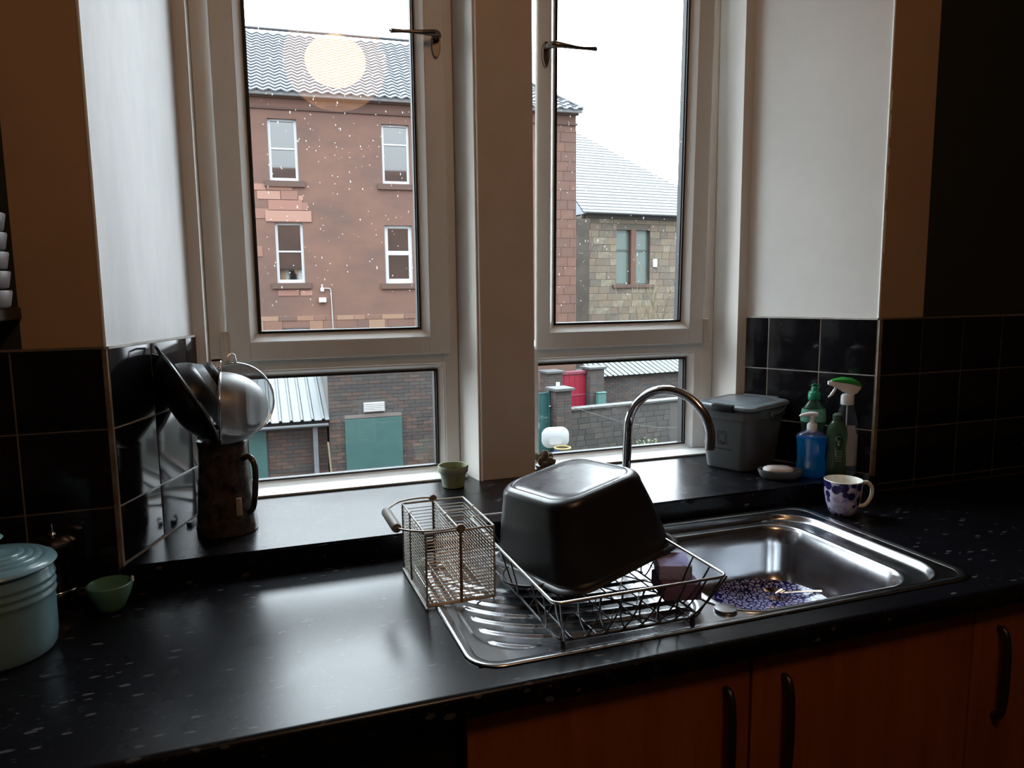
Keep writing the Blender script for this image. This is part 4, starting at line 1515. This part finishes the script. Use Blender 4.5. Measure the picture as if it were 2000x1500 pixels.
# ------------------------------------------------------------------ pendant lamp (behind the camera, mirrored in the window)
lamp = thing('pendant_lamp', 'round paper lantern hanging from the ceiling behind the camera', 'lamp', (.50, -.16, 2.66))
M_lamp = bpy.data.materials.new('translucent_paper_shade')
M_lamp.use_nodes = True
_t = M_lamp.node_tree
_t.nodes.clear()
_o = _t.nodes.new('ShaderNodeOutputMaterial')
_e = _t.nodes.new('ShaderNodeEmission')
_e.inputs[0].default_value = (1.0, .50, .25, 1)
_e.inputs[1].default_value = 3.6
_tr = _t.nodes.new('ShaderNodeBsdfTransparent')
_mx = _t.nodes.new('ShaderNodeMixShader')
_mx.inputs[0].default_value = .55
_t.links.new(_tr.outputs[0], _mx.inputs[1])
_t.links.new(_e.outputs[0], _mx.inputs[2])
_t.links.new(_mx.outputs[0], _o.inputs[0])
pr = [(.27 * sin(radians(a)), -.25 * cos(radians(a))) for a in range(15, 166, 6)]
MB().lathe(pr, 36, cap0=False, cap1=False).build('paper_shade', M_lamp, lamp, smooth=70)
pr = [(max(.001, .16 * sin(radians(a))), -.13 * cos(radians(a))) for a in range(0, 181, 9)]
MB().lathe(pr, 28).build('bulb_globe', mat('lit_globe', (1, .9, .7), .5, emit=(1, .62, .34), estr=30), lamp, smooth=70)
MB().tube([(0, 0, .14), (0, 0, ZC - 2.66)], .004, 8).build('cord', M_blk, lamp)
MB().lathe([(.0, 0), (.04, 0), (.035, .02), (0, .02)], 20).build('ceiling_rose', M_wp, lamp, loc=(0, 0, ZC - 2.66 - .02))

# ================================================================== OUTSIDE
GZ = -3.0
XK = 0.60   # outdoor colours darkened to offset the bright sky light
M_grass = mat('backcourt_grass', (.020, .024, .012), .9, var=(.035, .032, .022), vscale=1.2)
gr = struct(MB().box(-40, 60, YO, 90, GZ - .3, GZ).build('ground', M_grass))
XK = 0.84
M_red = mat('red_sandstone', (.165, .085, .062), .85, var=(.115, .066, .052), vscale=.55, vstretch=(1, 1, 2.2), bump=.2, bscale=6)
M_redb = mat('red_sandstone_block', (.33, .15, .10), .85, palette=[(.19, .10, .07), (.16, .085, .062), (.24, .145, .095), (.12, .07, .055), (.22, .12, .08), (.17, .09, .065)], bump=.15, bscale=8)
M_redl = mat('pale_red_patch_stone', (.50, .22, .17), .85, palette=[(.25, .125, .095), (.31, .17, .13), (.22, .11, .085), (.28, .145, .11)])
XK = 0.62
M_sill = mat('dark_stone_sill', (.13, .075, .06), .85)
M_sash = mat('white_sash_paint', (.72, .74, .77), .4)
M_wglass = mat('reflecting_window_glass', (.012, .014, .013), .03, spec=1.0, ior=1.9)
M_slate = mat('grey_slate', (.21, .23, .27), .55, island=.22, var=(.15, .17, .20), vscale=2)
M_lead = mat('pale_gutter', (.55, .57, .60), .5)


def frame(origin, ang):
    """local frame of a facade: +x along the wall, -y towards us, z up"""
    return Matrix.Translation(origin) @ Matrix.Rotation(ang, 4, 'Z')


def place(o, origin, ang):
    o.location = origin
    o.rotation_euler = (0, 0, ang)
    return o


# own tenement's outer face (seen mirrored in the windows opposite)
of = MB()
of.box(-9, LE - .35, YO, YO + .25, GZ, 8.4)
of.box(RE + .55, 13, YO, YO + .25, GZ, 8.4)
of.box(LE - .35, RE + .55, YO, YO + .25, GZ, ZS - .10)
of.box(LE - .35, RE + .55, YO, YO + .25, ZT - .03, 8.4)
struct(of.build('wall_outer', M_red))

# --- red tenement opposite
RA = radians(-3.0)
rd = thing('red_sandstone_tenement', 'red sandstone tenement with grey tiled roof across the back court, filling the left window', 'building', (10.42, 23.0, 0), RA)
XA = -19.0
EZ = 7.12
WIN = [(-9.67, -8.85, 4.72, 6.50), (-6.36, -5.52, 4.72, 6.50), (-9.60, -8.80, 1.72, 3.50), (-6.36, -5.50, 1.68, 3.47),
       (-9.52, -8.73, -1.15, .36), (-7.93, -7.28, -.6, .32), (-6.36, -5.52, -1.15, .33), (-13.0, -12.2, 4.72, 6.5), (-13.0, -12.2, 1.72, 3.5), (-3.0, -2.2, 4.72, 6.5), (-3.0, -2.2, 1.70, 3.47)]
# facade with real openings
xs = sorted({XA, 0} | {v for w_ in WIN for v in w_[:2]})
zs_ = sorted({GZ, EZ} | {v for w_ in WIN for v in w_[2:]})
fc_ = MB()
for i in range(len(xs) - 1):
    zrun = None
    for j in range(len(zs_) - 1):
        cx_, cz_ = (xs[i] + xs[i + 1]) / 2, (zs_[j] + zs_[j + 1]) / 2
        solid = not any(a < cx_ < b and c < cz_ < d for a, b, c, d in WIN)
        if solid and zrun is None:
            zrun = zs_[j]
        if not solid and zrun is not None:
            fc_.box(xs[i], xs[i + 1], 0, .35, zrun, zs_[j])
            zrun = None
    if zrun is not None:
        fc_.box(xs[i], xs[i + 1], 0, .35, zrun, zs_[-1])
fc_.box(-.35, 0, .35, 11, GZ, EZ)
fc_.box(XA, -.35, 10.6, 11, GZ, EZ)
fc_.build('facade', M_red, rd)
MB().box(XA, .04, -.05, .0, EZ - .36, EZ - .30).build('string_course', M_sill, rd)
MB().box(XA, .06, -.10, .02, EZ - .05, EZ + .02).build('cornice', M_redb, rd)
MB().tube([(XA, -.22, EZ + .06), (.12, -.22, EZ + .06)], .075, 8).build('gutter', M_lead, rd)
for n_, (a, b, c, d) in enumerate(WIN):
    fr = MB()
    t_ = .075 if n_ != 3 else .11
    fr.box(a, a + t_, .10, .2, c, d)
    fr.box(b - t_, b, .10, .2, c, d)
    fr.box(a + t_, b - t_, .10, .2, c, c + t_ * 1.3)
    fr.box(a + t_, b - t_, .10, .2, d - t_ * .8, d)
    mid = (c + d) / 2 + (.05 if n_ != 1 else .3)
    mt_ = .045 if n_ != 3 else .13
    if n_ != 5:
        fr.box(a + t_, b - t_, .10, .2, mid - mt_ / 2, mid + mt_ / 2)
    f_ = fr.build('window', M_sash if n_ != 5 else M_sill, rd)
    MB().box(a + t_, b - t_, .15, .16, c + t_, mid).build('pane', M_wglass, f_)
    MB().box(a + t_, b - t_, .15, .16, mid, d - t_ * .8).build('pane', M_wglass, f_)
    if n_ not in (4, 5, 6):
        MB().box(a - .16, b + .18, -.06, .10, c - .17, c).build('sill', M_sill, rd)
    MB().box(a, b, .9, .95, c, d).build('room_backdrop', mat('dark_room', (.02, .022, .022), .9), rd)
# lintel and pale replaced stones over the lower-left window
MB().bbox(-9.85, -8.53, -.03, .05, 3.53, 3.85, .01).build('lintel', M_redl, rd)
pat = [(-9.75, -8.78, 3.87, 4.16), (-10.15, -9.75, 3.62, 3.90), (-8.78, -8.62, 3.87, 4.1), (-10.05, -9.40, 4.18, 4.42), (-9.38, -8.90, 4.18, 4.44), (-10.2, -9.80, 4.44, 4.62), (-9.78, -9.05, 4.45, 4.60),
       (-8.88, -8.75, 4.16, 4.30), (-9.6, -9.0, 1.33, 1.50), (-8.95, -8.60, 1.33, 1.48), (-10.15, -9.98, 2.5, 2.8)]
for a, b, c, d in pat:
    MB().bbox(a, b, -.014, .05, c, d, .008).build('stone', M_redl, rd)
# coursed blocks at the foot
rs_ = random.Random(5)


def blocks(parent, x0, x1, z0, z1, bw_, bh, holes, mt_, y=-.012, name='stone', vary=.35, yd=.05, limit=290):
    meshes = []
    z = z0
    row = 0
    n = 0
    cache = {}
    while z < z1 - .02:
        h = min(bh, z1 - z)
        x = x0 - (bw_ / 2 if row % 2 else 0)
        while x < x1:
            wd = bw_ * (1 + rs_.choice([-vary, 0, vary]))
            a, b = max(x, x0), min(x + wd, x1)
            if b - a > .06:
                segs = [(a, b)]
                for (ha, hb, hc, hd_) in holes:
                    if z + h > hc + .03 and z < hd_ - .03:
                        ns = []
                        for (p_, q_) in segs:
                            if q_ <= ha or p_ >= hb:
                                ns.append((p_, q_))
                            else:
                                if p_ < ha - .03:
                                    ns.append((p_, ha))
                                if q_ > hb + .03:
                                    ns.append((hb, q_))
                        segs = ns
                for (p_, q_) in segs:
                    g = min(.012, bh * .1)
                    k = (round(q_ - p_, 2), round(h, 3), round(g, 4), id(mt_))
                    if k not in cache:
                        o_ = MB().bbox(0, k[0] - g, y, yd, 0, k[1] - g, .006 if bh > .1 else .003).build(name, mt_)
                        cache[k] = o_.data
                        bpy.data.objects.remove(o_)
                    inst(cache[k], name, parent, (p_ + g / 2, rs_.uniform(-.006, .004), z + g / 2))
                    n += 1
            x += wd
        z += h
        row += 1
    return n


n1 = blocks(rd, -10.4, -5.0, -.30, .72, .52, .29, WIN, M_redb)
XK = 0.80
n2 = blocks(rd, -1.0, 0.0, -.6, 6.6, .46, .31, [], mat('red_sandstone_quoin', (.16, .085, .062), .85, palette=[(.165, .085, .062), (.15, .08, .06), (.18, .092, .067), (.14, .078, .06)], var=(.115, .066, .052), vscale=1.2), vary=.2)
XK = 0.62
# light box, floodlight and cable
MB().bbox(-8.42, -8.20, -.10, -.02, 1.12, 1.27, .02).build('light_box', M_sash, rd)
MB().lathe([(.03, 0), (.055, .03), (.055, .10), (.02, .14), (.02, .22), (0, .23)], 10).build('lamp_head', M_sash, rd, loc=(-8.31, -.08, 1.44))
MB().tube([(-8.26, -.03, 1.55), (-8.08, -.03, 1.54), (-8.05, -.03, 1.45), (-8.03, -.03, .1)], .014, 6).build('cable', M_lead, rd)

# hipped roof: curved tiles laid in courses
TPch = radians(38)
RUN = 3.55


def roof_tiles(name, x0, x1, run, pitch, hip, period, course, amp, mt_, parent, ez, lap=.035, hip_s=1.0):
    mb_ = MB()
    n = int(run / cos(pitch) / course)
    for r_ in range(n):
        s0 = r_ * course
        s1 = s0 + course
        y0_, z0_ = s0 * cos(pitch), s0 * sin(pitch)
        y1_, z1_ = s1 * cos(pitch), s1 * sin(pitch)
        xe = x1 - (y0_ if hip else 0) * hip_s
        m_ = max(2, int((xe - x0) / (period / 4)))
        v = []
        for i in range(m_ + 1):
            x = x0 + (xe - x0) * i / m_
            o_ = amp * cos(2 * pi * x / period) if amp else 0
            v.append((x, y0_ - .35 - lap * sin(pitch), ez + z0_ + lap * cos(pitch) + o_))
            v.append((x, y1_ - .35, ez + z1_ + o_))
            v.append((x, y0_ - .35 - lap * sin(pitch), ez + z0_ + lap * cos(pitch) + o_ - lap))
        f = []
        for i in range(m_):
            f += [(3 * i, 3 * i + 3, 3 * i + 4, 3 * i + 1), (3 * i + 2, 3 * i + 5, 3 * i + 3, 3 * i)]
        mb_.add(v, f)
    return mb_.build(name, mt_, parent, kind='stuff')


M_rtile = mat('grey_roof_tile', (.068, .076, .088), .6, var=(.05, .056, .067), vscale=3)
roof_tiles('roof_tiles', XA, .12, RUN, TPch, True, .33, .215, .035, M_rtile, rd, EZ + .08)
zr2 = EZ + RUN * math.tan(TPch)
under = MB()
under.add([(XA, -.3, EZ + .04), (.08, -.3, EZ + .04), (.08 - RUN, RUN - .35, zr2), (XA, RUN - .35, zr2), (.08, 11.3, EZ), (.08 - RUN, 7.6, zr2), (XA, 7.6, zr2), (XA, 11.3, EZ)],
          [(0, 1, 2, 3), (1, 4, 5, 2), (3, 2, 5, 6), (4, 7, 6, 5), (0, 3, 6, 7), (0, 7, 4, 1)])
under.build('roof_deck', M_slate, rd)
MB().tube([(XA, RUN - .38, zr2 + .10), (.08 - RUN, RUN - .38, zr2 + .10), (.12, -.3, EZ + .12)], .05, 8).build('ridge_capping', M_rtile, rd)

# --- yellow stone hall beyond, right window
HA_ = radians(6.0)
ha = thing('stone_hall', 'weathered yellow and brown stone hall with pale slate roof seen through the right window', 'building', (14.78, 32.0, 0), HA_)
HZ = 4.84
HW_ = [(1.92, 2.78, 1.62, 4.22), (3.0, 3.86, 1.62, 4.22)]
hb = MB()
hb.box(0, 1.92, 0, .4, GZ, HZ)
hb.box(3.86, 9, 0, .4, GZ, HZ)
hb.box(1.92, 3.86, 0, .4, GZ, 1.62)
hb.box(1.92, 3.86, 0, .4, 4.22, HZ)
hb.box(2.78, 3.0, -.02, .4, 1.62, 4.22)
hb.box(0, .4, .4, 9, GZ, HZ)
M_ylw = mat('soot_stained_mortar', (.13, .11, .09), .9)
hb.build('wall', M_ylw, ha)
M_yst = mat('weathered_yellow_stone', (.4, .3, .2), .9, palette=[(.26, .20, .13), (.18, .14, .10), (.32, .26, .18), (.12, .10, .08), (.24, .18, .12), (.29, .21, .135), (.16, .135, .11), (.34, .29, .21), (.22, .14, .10)], var=(.20, .17, .135), vscale=2.5, bump=.2, bscale=5)
n3 = blocks(ha, 0, 5.9, -.45, HZ - .12, .62, .33, HW_ + [(2.7, 3.05, 1.6, 4.3)], M_yst, y=-.03, vary=.3)
MB().box(-.05, 9, -.10, 0, HZ - .12, HZ + .02).build('eaves_course', mat('sooty_stone', (.10, .095, .085), .9), ha)
MB().bbox(2.74, 3.04, -.05, .3, 1.6, 4.25, .02).build('mullion', mat('red_stone_mullion', (.17, .085, .06), .85), ha)
for (a, b, c, d) in HW_:
    f_ = MB()
    f_.box(a, a + .05, .12, .2, c, d)
    f_.box(b - .05, b, .12, .2, c, d)
    f_.box(a, b, .12, .2, c, c + .06)
    f_.box(a, b, .12, .2, 3.22, 3.30)
    wnd = f_.build('window', mat('grey_timber_frame', (.10, .11, .10), .7), ha)
    MB().box(a + .05, b - .05, .16, .17, c + .06, 3.22).build('pane', mat('pale_green_leaded_glass', (.16, .21, .19), .15), wnd)
    MB().box(a + .05, b - .05, .16, .17, 3.30, d).build('pane', mat('pale_green_leaded_glass', (.16, .21, .19), .15), wnd)
MB().bbox(1.7, 4.1, -.10, .05, 1.45, 1.62, .02).build('sill', M_sill, ha)
MB().bbox(4.02, 4.26, -.10, -.02, 2.45, 2.85, .02).build('meter_box', M_sash, ha)
roof_tiles('roof_slates', -.1, 9, 7.2, radians(40), True, .9, .26, .0, mat('pale_wet_slate', (.075, .085, .098), .5, island=.12, var=(.062, .07, .08), vscale=1.5), ha, HZ + .1, lap=.02, hip_s=1.05)
hd2 = MB()
zz = HZ + 7.2 * math.tan(radians(40))
hd2.add([(-.05, -.3, HZ + .03), (9, -.3, HZ + .03), (9 - 7.5, 6.8, zz), (-.05, 6.8, zz), (9, 12, HZ), (-.05, 12, HZ)], [(0, 1, 2, 3), (1, 4, 2), (4, 5, 3, 2), (0, 3, 5), (0, 5, 4, 1)])
hd2.build('roof_deck', M_slate, ha)
MB().tube([(-.05, -.42, HZ + .10), (9, -.42, HZ + .10)], .06, 8).build('gutter', mat('dark_gutter', (.12, .13, .13), .5), ha)
MB().tube([(.18, -.12, HZ), (.18, -.12, -1.6)], .05, 8).build('downpipe', M_ylw, ha)
# sooty link wall between tenement and hall
lk = MB()
lk.box(14.0, 14.80, 31.2, 31.9, GZ, 4.6)
tag(lk.build('chimney_wall', mat('sooty_gable', (.07, .06, .05), .9, var=(.12, .10, .08), vscale=1)), 'narrow soot-black stone wall between the red tenement and the stone hall', 'wall')

# --- brick bin stores, left lower pane
M_brk = mat('dark_red_brick', (.16, .085, .065), .85, palette=[(.085, .058, .050), (.068, .052, .048), (.10, .062, .050), (.075, .062, .055), (.12, .075, .06), (.062, .054, .052)])
M_brs = mat('dark_red_brick_run', (.16, .085, .065), .85, island=True, palette=[(.085, .065, .058), (.072, .062, .058), (.10, .07, .06), (.085, .076, .072), (.11, .08, .068), (.065, .06, .06)])
M_mort = mat('grey_mortar', (.10, .093, .087), .95)
M_teal = mat('teal_painted_door', (.05, .125, .12), .5, var=(.06, .14, .135), vscale=3)
M_wroof = mat('white_corrugated_sheet', (.105, .115, .12), .5, var=(.09, .10, .105), vscale=2)


def brick_stuff(parent, x0, x1, z0, z1, holes, y=-.008, bw_=.23, bh=.075):
    mb_ = MB()
    row = 0
    z = z0
    while z < z1 - .02:
        x = x0 - (bw_ / 2 if row % 2 else 0)
        while x < x1:
            a, b = max(x, x0) + .004, min(x + bw_, x1) - .004
            if b - a > .03 and not any(a < hb_ and b > ha_ and z < hd__ and z + bh > hc_ for ha_, hb_, hc_, hd__ in holes):
                yj = y + rs_.uniform(-.003, .003)
                mb_.box(a, b, yj, .02, z + .004, z + bh - .004)
            x += bw_
        z += bh
        row += 1
    return mb_.build('brickwork', M_brs, parent, kind='stuff')


def corrugated(x0, x1, y0, y1, z0, z1, per, amp, trap=True, th=.012):
    mb_ = MB()
    v = []
    n = int((x1 - x0) / per * 8)
    for i in range(n + 1):
        x = x0 + (x1 - x0) * i / n
        ph = (x / per) % 1
        h = amp * (1 if .12 < ph < .30 else 0) if trap else amp * cos(2 * pi * ph)
        for (y, z) in ((y0, z0 + h), (y1, z1 + h), (y1, z1 + h - th), (y0, z0 + h - th)):
            v.append((x, y, z))
    f = []
    for i in range(n):
        for k in range(4):
            f.append((4 * i + k, 4 * i + (k + 1) % 4, 4 * (i + 1) + (k + 1) % 4, 4 * (i + 1) + k))
    return mb_.add(v, f)


bs1 = thing('bin_store', 'low brick bin store with white ribbed roof and teal door in the left lower pane', 'shed', (0, 14.9, 0))
MB().box(-3.5, 1.33, 0, 1.6, GZ, -1.12).build('walls', M_mort, bs1)
n4 = blocks(bs1, .20, 1.33, -2.45, -1.14, .235, .075, [], M_brk, y=-.008, name='brick', vary=0, yd=.02, limit=150)
brick_stuff(bs1, -3.4, -.90, GZ, -1.14, [])
MB().box(-.85, .17, -.05, .0, GZ, -1.20).build('door', M_teal, bs1)
corrugated(-3.6, 1.36, -.22, 2.45, -1.03, .12, .20, .035).build('roof', M_wroof, bs1)
MB().box(-3.6, 1.34, -.16, .02, -1.12, -1.06).build('fascia', mat('black_fascia', (.015, .015, .015), .7), bs1)
MB().tube([(-3.6, -.24, -1.13), (1.34, -.24, -1.13)], .035, 8).build('gutter', mat('grey_gutter', (.08, .085, .09), .6), bs1)
MB().tube([(1.09, -.20, -1.14), (1.09, -.10, -1.25), (1.09, -.08, -3.0)], .045, 10).build('downpipe', mat('grey_pipe', (.28, .30, .34), .5, var=(.34, .36, .40)), bs1, smooth=60)

bs2 = thing('brick_outhouse', 'tall dark brick outhouse with square teal door and white vent in the left lower pane', 'shed', (1.36, 14.75, 0))
MB().box(0, 4.4, 0, 2, GZ, .12).build('walls', M_mort, bs2)
DH = [(.30, 1.44, GZ, -1.06), (.66, 1.12, -.97, -.73)]
n5 = blocks(bs2, 0, 2.32, -2.32, -1.05, .235, .075, DH, M_brk, y=-.008, name='brick', vary=0, yd=.02, limit=150)
brick_stuff(bs2, 0, 4.4, -1.05 + .0, .10, [(.66, 1.12, -.97, -.73)])
brick_stuff(bs2, 2.32, 4.4, -2.32, -1.05, [])
MB().box(.30, 1.44, -.04, .0, GZ, -1.07).build('door', M_teal, bs2)
MB().box(.68, 1.10, -.035, .0, -.94, -.75).build('vent', M_lead, bs2)
for k in range(5):
    MB().bbox(.70, 1.08, -.05, -.03, -.925 + k * .036, -.905 + k * .036, .003).build('vent_slat', M_sash, bs2)
MB().box(.30, 1.44, -.012, .01, -1.055, -.98).build('lintel', mat('grey_lintel', (.20, .17, .16), .9), bs2)
st = MB().tube([(1.305, 14.55, -1.45), (1.385, 14.35, GZ)], .018, 8).build('bamboo_cane', mat('pale_bamboo', (.20, .17, .10), .6))
tag(st, 'thin pale cane leaning in front of the brick bin store', 'cane')

# --- right lower pane
M_cap = mat('pale_stone_cap', (.10, .10, .098), .8)


def pillar(label, x, y, wd, top, ang, zb=GZ, dp=None):
    t = thing('gate_pillar', label, 'pillar', (x, y, 0), ang)
    MB().box(-wd / 2, wd / 2, -wd / 2, wd / 2, zb, top - .07).build('core', M_mort, t)
    mb_ = MB()
    z = zb
    r = 0
    while z < top - .12:
        for s in range(2):
            o_ = -wd / 2 + s * wd / 2
            yj = rs_.uniform(0, .005)
            mb_.box(o_ + .004, o_ + wd / 2 - .004, -wd / 2 - .008 + yj, -wd / 2 + .01, z + .004, z + .071)
            mb_.box(-wd / 2 - .008, -wd / 2 + .01, o_ + .004, o_ + wd / 2 - .004, z + .004, z + .071)
        z += .075
        r += 1
    mb_.build('brickwork', M_brs, t, kind='stuff')
    MB().bbox(-wd / 2 - .07, wd / 2 + .07, -wd / 2 - .07, wd / 2 + .07, top - .07, top, .01).build('cap', M_cap, t)
    return t


pillar('near brick pillar with pale flat cap at the end of the coping wall', 7.33, 17.15, .42, -1.02, HA_)
lw = thing('garden_wall', 'long low brick wall with pale coping crossing the right lower pane', 'wall', (7.55, 17.3, 0), radians(7.5))
MB().box(0, 9, 0, .22, GZ, -1.68).build('core', M_mort, lw)
n6 = blocks(lw, 0, 3.4, -2.95, -1.70, .30, .15, [], mat('old_wall_brick', (.15, .12, .1), .9, palette=[(.075, .07, .065), (.10, .09, .08), (.06, .056, .054), (.115, .10, .088), (.07, .06, .056), (.09, .085, .08)], var=(.065, .062, .055), vscale=4), y=-.01, name='brick', vary=.2, yd=.02)
for k in range(12):
    MB().bbox(k * .75 + .004, k * .75 + .746, -.05, .27, -1.68, -1.62, .01).build('coping_stone', mat('pale_coping', (.095, .095, .093), .8, rnd=.1), lw)
td = thing('garden_gate', 'tall teal boarded gate beside the near brick pillar', 'gate', (6.05, 17.15, 0), HA_)
for k in range(7):
    MB().bbox(-.65 + k * .235, -.65 + (k + 1) * .235 - .006, -.02, .02, GZ + .05, -1.16, .004).build('board', mat('teal_gate_paint', (.035, .14, .14), .5, rnd=.08), td)
MB().box(.99, 1.03, -.03, .03, GZ, -1.12).build('post', mat('teal_post', (.03, .20, .17), .5), td)
MB().bbox(-.65, 1.0, -.03, .0, -1.18, -1.14, .004).build('top_rail', M_teal, td)
for z in (-1.5, -2.1):
    MB().lathe([(.0, -.02), (.03, 0), (0, .02)], 8).build('hinge', M_sash, td, loc=(1.02, -.05, z))

pillar('far left brick pillar with pale cap beside the red door', 8.96, 21.68, .52, -1.12, HA_)
MB().box(0, 0, 0, 0, 0, 0)
rdw = thing('red_door', 'bright crimson door with pink top rail between two far brick pillars', 'door', (9.23, 21.77, 0), HA_)
M_crim = mat('crimson_paint', (.30, .006, .025), .45, var=(.34, .010, .04), vscale=4)
for k in range(5):
    MB().bbox(k * .204, (k + 1) * .204 - .006, -.02, .02, -3.0, -1.30, .004).build('board', M_crim, rdw)
MB().bbox(-.02, 1.04, -.06, .03, -1.30, -1.19, .02).build('top_rail', mat('pink_painted_rail', (.25, .05, .08), .4), rdw)
MB().bbox(-.0, 1.02, -.035, .0, -2.02, -1.95, .01).build('middle_rail', mat('faded_crimson', (.30, .03, .06), .5), rdw)
p3 = pillar('far right brick pillar with pale cap beside the ribbed green roof', 10.54, 21.91, .52, -1.08, HA_)
bx_ = MB().bbox(-.15, .15, -.08, .08, -.19, .19, .01)
bx_.bbox(-.17, .17, -.10, .08, .17, .205, .01)
o = bx_.build('post_box', mat('pale_turquoise_paint', (.10, .22, .20), .4))
o.location = (10.66, 21.56, -2.10)
o.rotation_euler = (0, 0, HA_)
tag(o, 'pale turquoise box fixed to the far right brick pillar', 'box')
o = MB().bbox(-.07, .07, -.01, .01, -.10, .10, .004).build('notice', M_sash)
o.location = (9.07, 21.41, -1.57)
o.rotation_euler = (0, 0, HA_)
tag(o, 'small white notice on the far left brick pillar', 'notice')
sh2 = thing('far_shed', 'long grey brick shed with pale green ribbed roof behind the garden wall', 'shed', (10.90, 22.30, 0), HA_)
MB().box(0, 6, 0, 2.2, GZ, -1.46).build('walls', M_mort, sh2)
brick_stuff(sh2, 0, 5, GZ, -1.48, [], bw_=.235, bh=.076)
corrugated(-.10, 6, -.22, 2.1, -1.46, -.66, .215, .035).build('roof', mat('pale_green_sheet', (.085, .11, .10), .5, var=(.07, .095, .088), vscale=2), sh2)
# wall of mixed brick behind gate, between the sheds
bw3 = thing('boundary_wall', 'reddish boundary wall behind the far pillars, in front of the tenement foot', 'wall', (4.6, 22.0, 0), RA)
MB().box(0, 4.0, 0, .22, GZ, -1.75).build('core', M_mort, bw3)
brick_stuff(bw3, 0, 4.0, -2.6, -1.75, [], bw_=.235, bh=.076)

# toy basketball stand
bk = thing('basketball_hoop', "child's basketball stand with white backboard and yellow ring in the back court", 'hoop', (5.66, 13.5, GZ), radians(-10))
M_wb = mat('white_backboard', (.50, .515, .53), .35)
def rr_xz(a, b, r, y, zc, n=7):
    return [Vector((p.x, y, zc + p.y)) for p in rrect(0, 0, a, b, r, 0, n)]
MB().loft([rr_xz(.268, .20, .15, .012, 1.50), rr_xz(.280, .212, .16, .0, 1.50), rr_xz(.280, .212, .16, -.02, 1.50), rr_xz(.268, .20, .15, -.03, 1.50)]).build('backboard', M_wb, bk, smooth=40)
MB().loft([rr_xz(.13, .09, .05, -.031, 1.45), rr_xz(.13, .09, .05, -.034, 1.45)]).build('panel', M_wb, bk)
MB().tube([(.10 + .155 * cos(2 * pi * k / 30), -.20 + .16 * sin(2 * pi * k / 30), 1.325) for k in range(30)], .020, 8, closed=True).build('ring', mat('yellow_plastic', (.26, .20, .05), .4), bk, smooth=60)
MB().tube([(.02, .05, 0), (.02, .05, 1.5)], .03, 10).build('pole', mat('blue_plastic_pole', (.05, .12, .40), .4), bk)
MB().bbox(-.22, .26, -.2, .35, 0, .10, .03).build('base', mat('blue_plastic_pole', (.05, .12, .40), .4), bk)

# leafy plant at the wall foot
pk = thing('leafy_plant', 'small pale green leafy plant at the foot of the garden wall', 'plant', (9.75, 17.0, GZ + .0))
lf = MB()
rp_ = random.Random(2)
for k in range(90):
    a = rp_.uniform(0, 2 * pi)
    r_ = rp_.uniform(.02, .34)
    z = rp_.uniform(.06, .42) * (1 - r_ * 1.2)
    c = Vector((r_ * cos(a) * 1.25, r_ * sin(a) * .6, z + .15))
    d = Vector((cos(a), sin(a), rp_.uniform(-.2, .9))).normalized()
    s = d.cross(Vector((0, 0, 1))).normalized()
    L_ = rp_.uniform(.05, .10)
    lf.add([c, c + d * L_ * .5 + s * L_ * .28, c + d * L_, c + d * L_ * .5 - s * L_ * .28], [(0, 1, 2, 3)])
lf.build('leaves', mat('pale_green_leaf', (.11, .16, .065), .5, island=.3), pk, kind='stuff')
stm = MB()
for k in range(9):
    a = k * .7
    stm.tube([(0, 0, 0), (.12 * cos(a), .06 * sin(a), .2), (.3 * cos(a), .14 * sin(a), .38)], .008, 5)
stm.build('stems', mat('green_stem', (.12, .18, .06), .7), pk)

# bare shrub tree in front of the hall
bt = thing('bare_tree', 'leafless thin-branched shrub tree in front of the stone hall', 'tree', (16.9, 28.5, GZ))
br = MB()
rt = random.Random(8)


def grow(p, d, L_, r_, depth):
    pts = [p]
    q_ = p
    dd = d.copy()
    for k in range(4):
        dd = (dd + Vector((rt.uniform(-.16, .16), rt.uniform(-.1, .1), rt.uniform(-.03, .12)))).normalized()
        q_ = q_ + dd * L_ / 4
        pts.append(q_)
    br.tube(pts, [r_ * (1 - .14 * k) for k in range(5)], 5, cap=False)
    if depth > 0:
        for k in range(3):
            s_ = rt.randint(1, 4)
            nd = (dd + Vector((rt.uniform(-.75, .75), rt.uniform(-.5, .5), rt.uniform(-.1, .4)))).normalized()
            grow(pts[s_], nd, L_ * rt.uniform(.55, .8), r_ * .55, depth - 1)


for k in range(5):
    grow(Vector((rt.uniform(-.5, .5), rt.uniform(-.2, .2), 0)), Vector((rt.uniform(-.35, .4), 0, 1)).normalized(), 2.9, .035, 3)
br.build('branches', mat('pale_bark', (.26, .21, .13), .9), bt)

# clothes line
cl = MB()
cl.tube(catmull([(7.15, 16.2, -1.35), (8.6, 15.6, -1.80), (10.3, 15.9, -2.02), (12.2, 16.6, -1.80)], 8), .006, 5)
tag(cl.build('clothes_line', mat('grey_rope', (.12, .12, .12), .7)), 'thin sagging clothes line across the back court', 'clothes line')
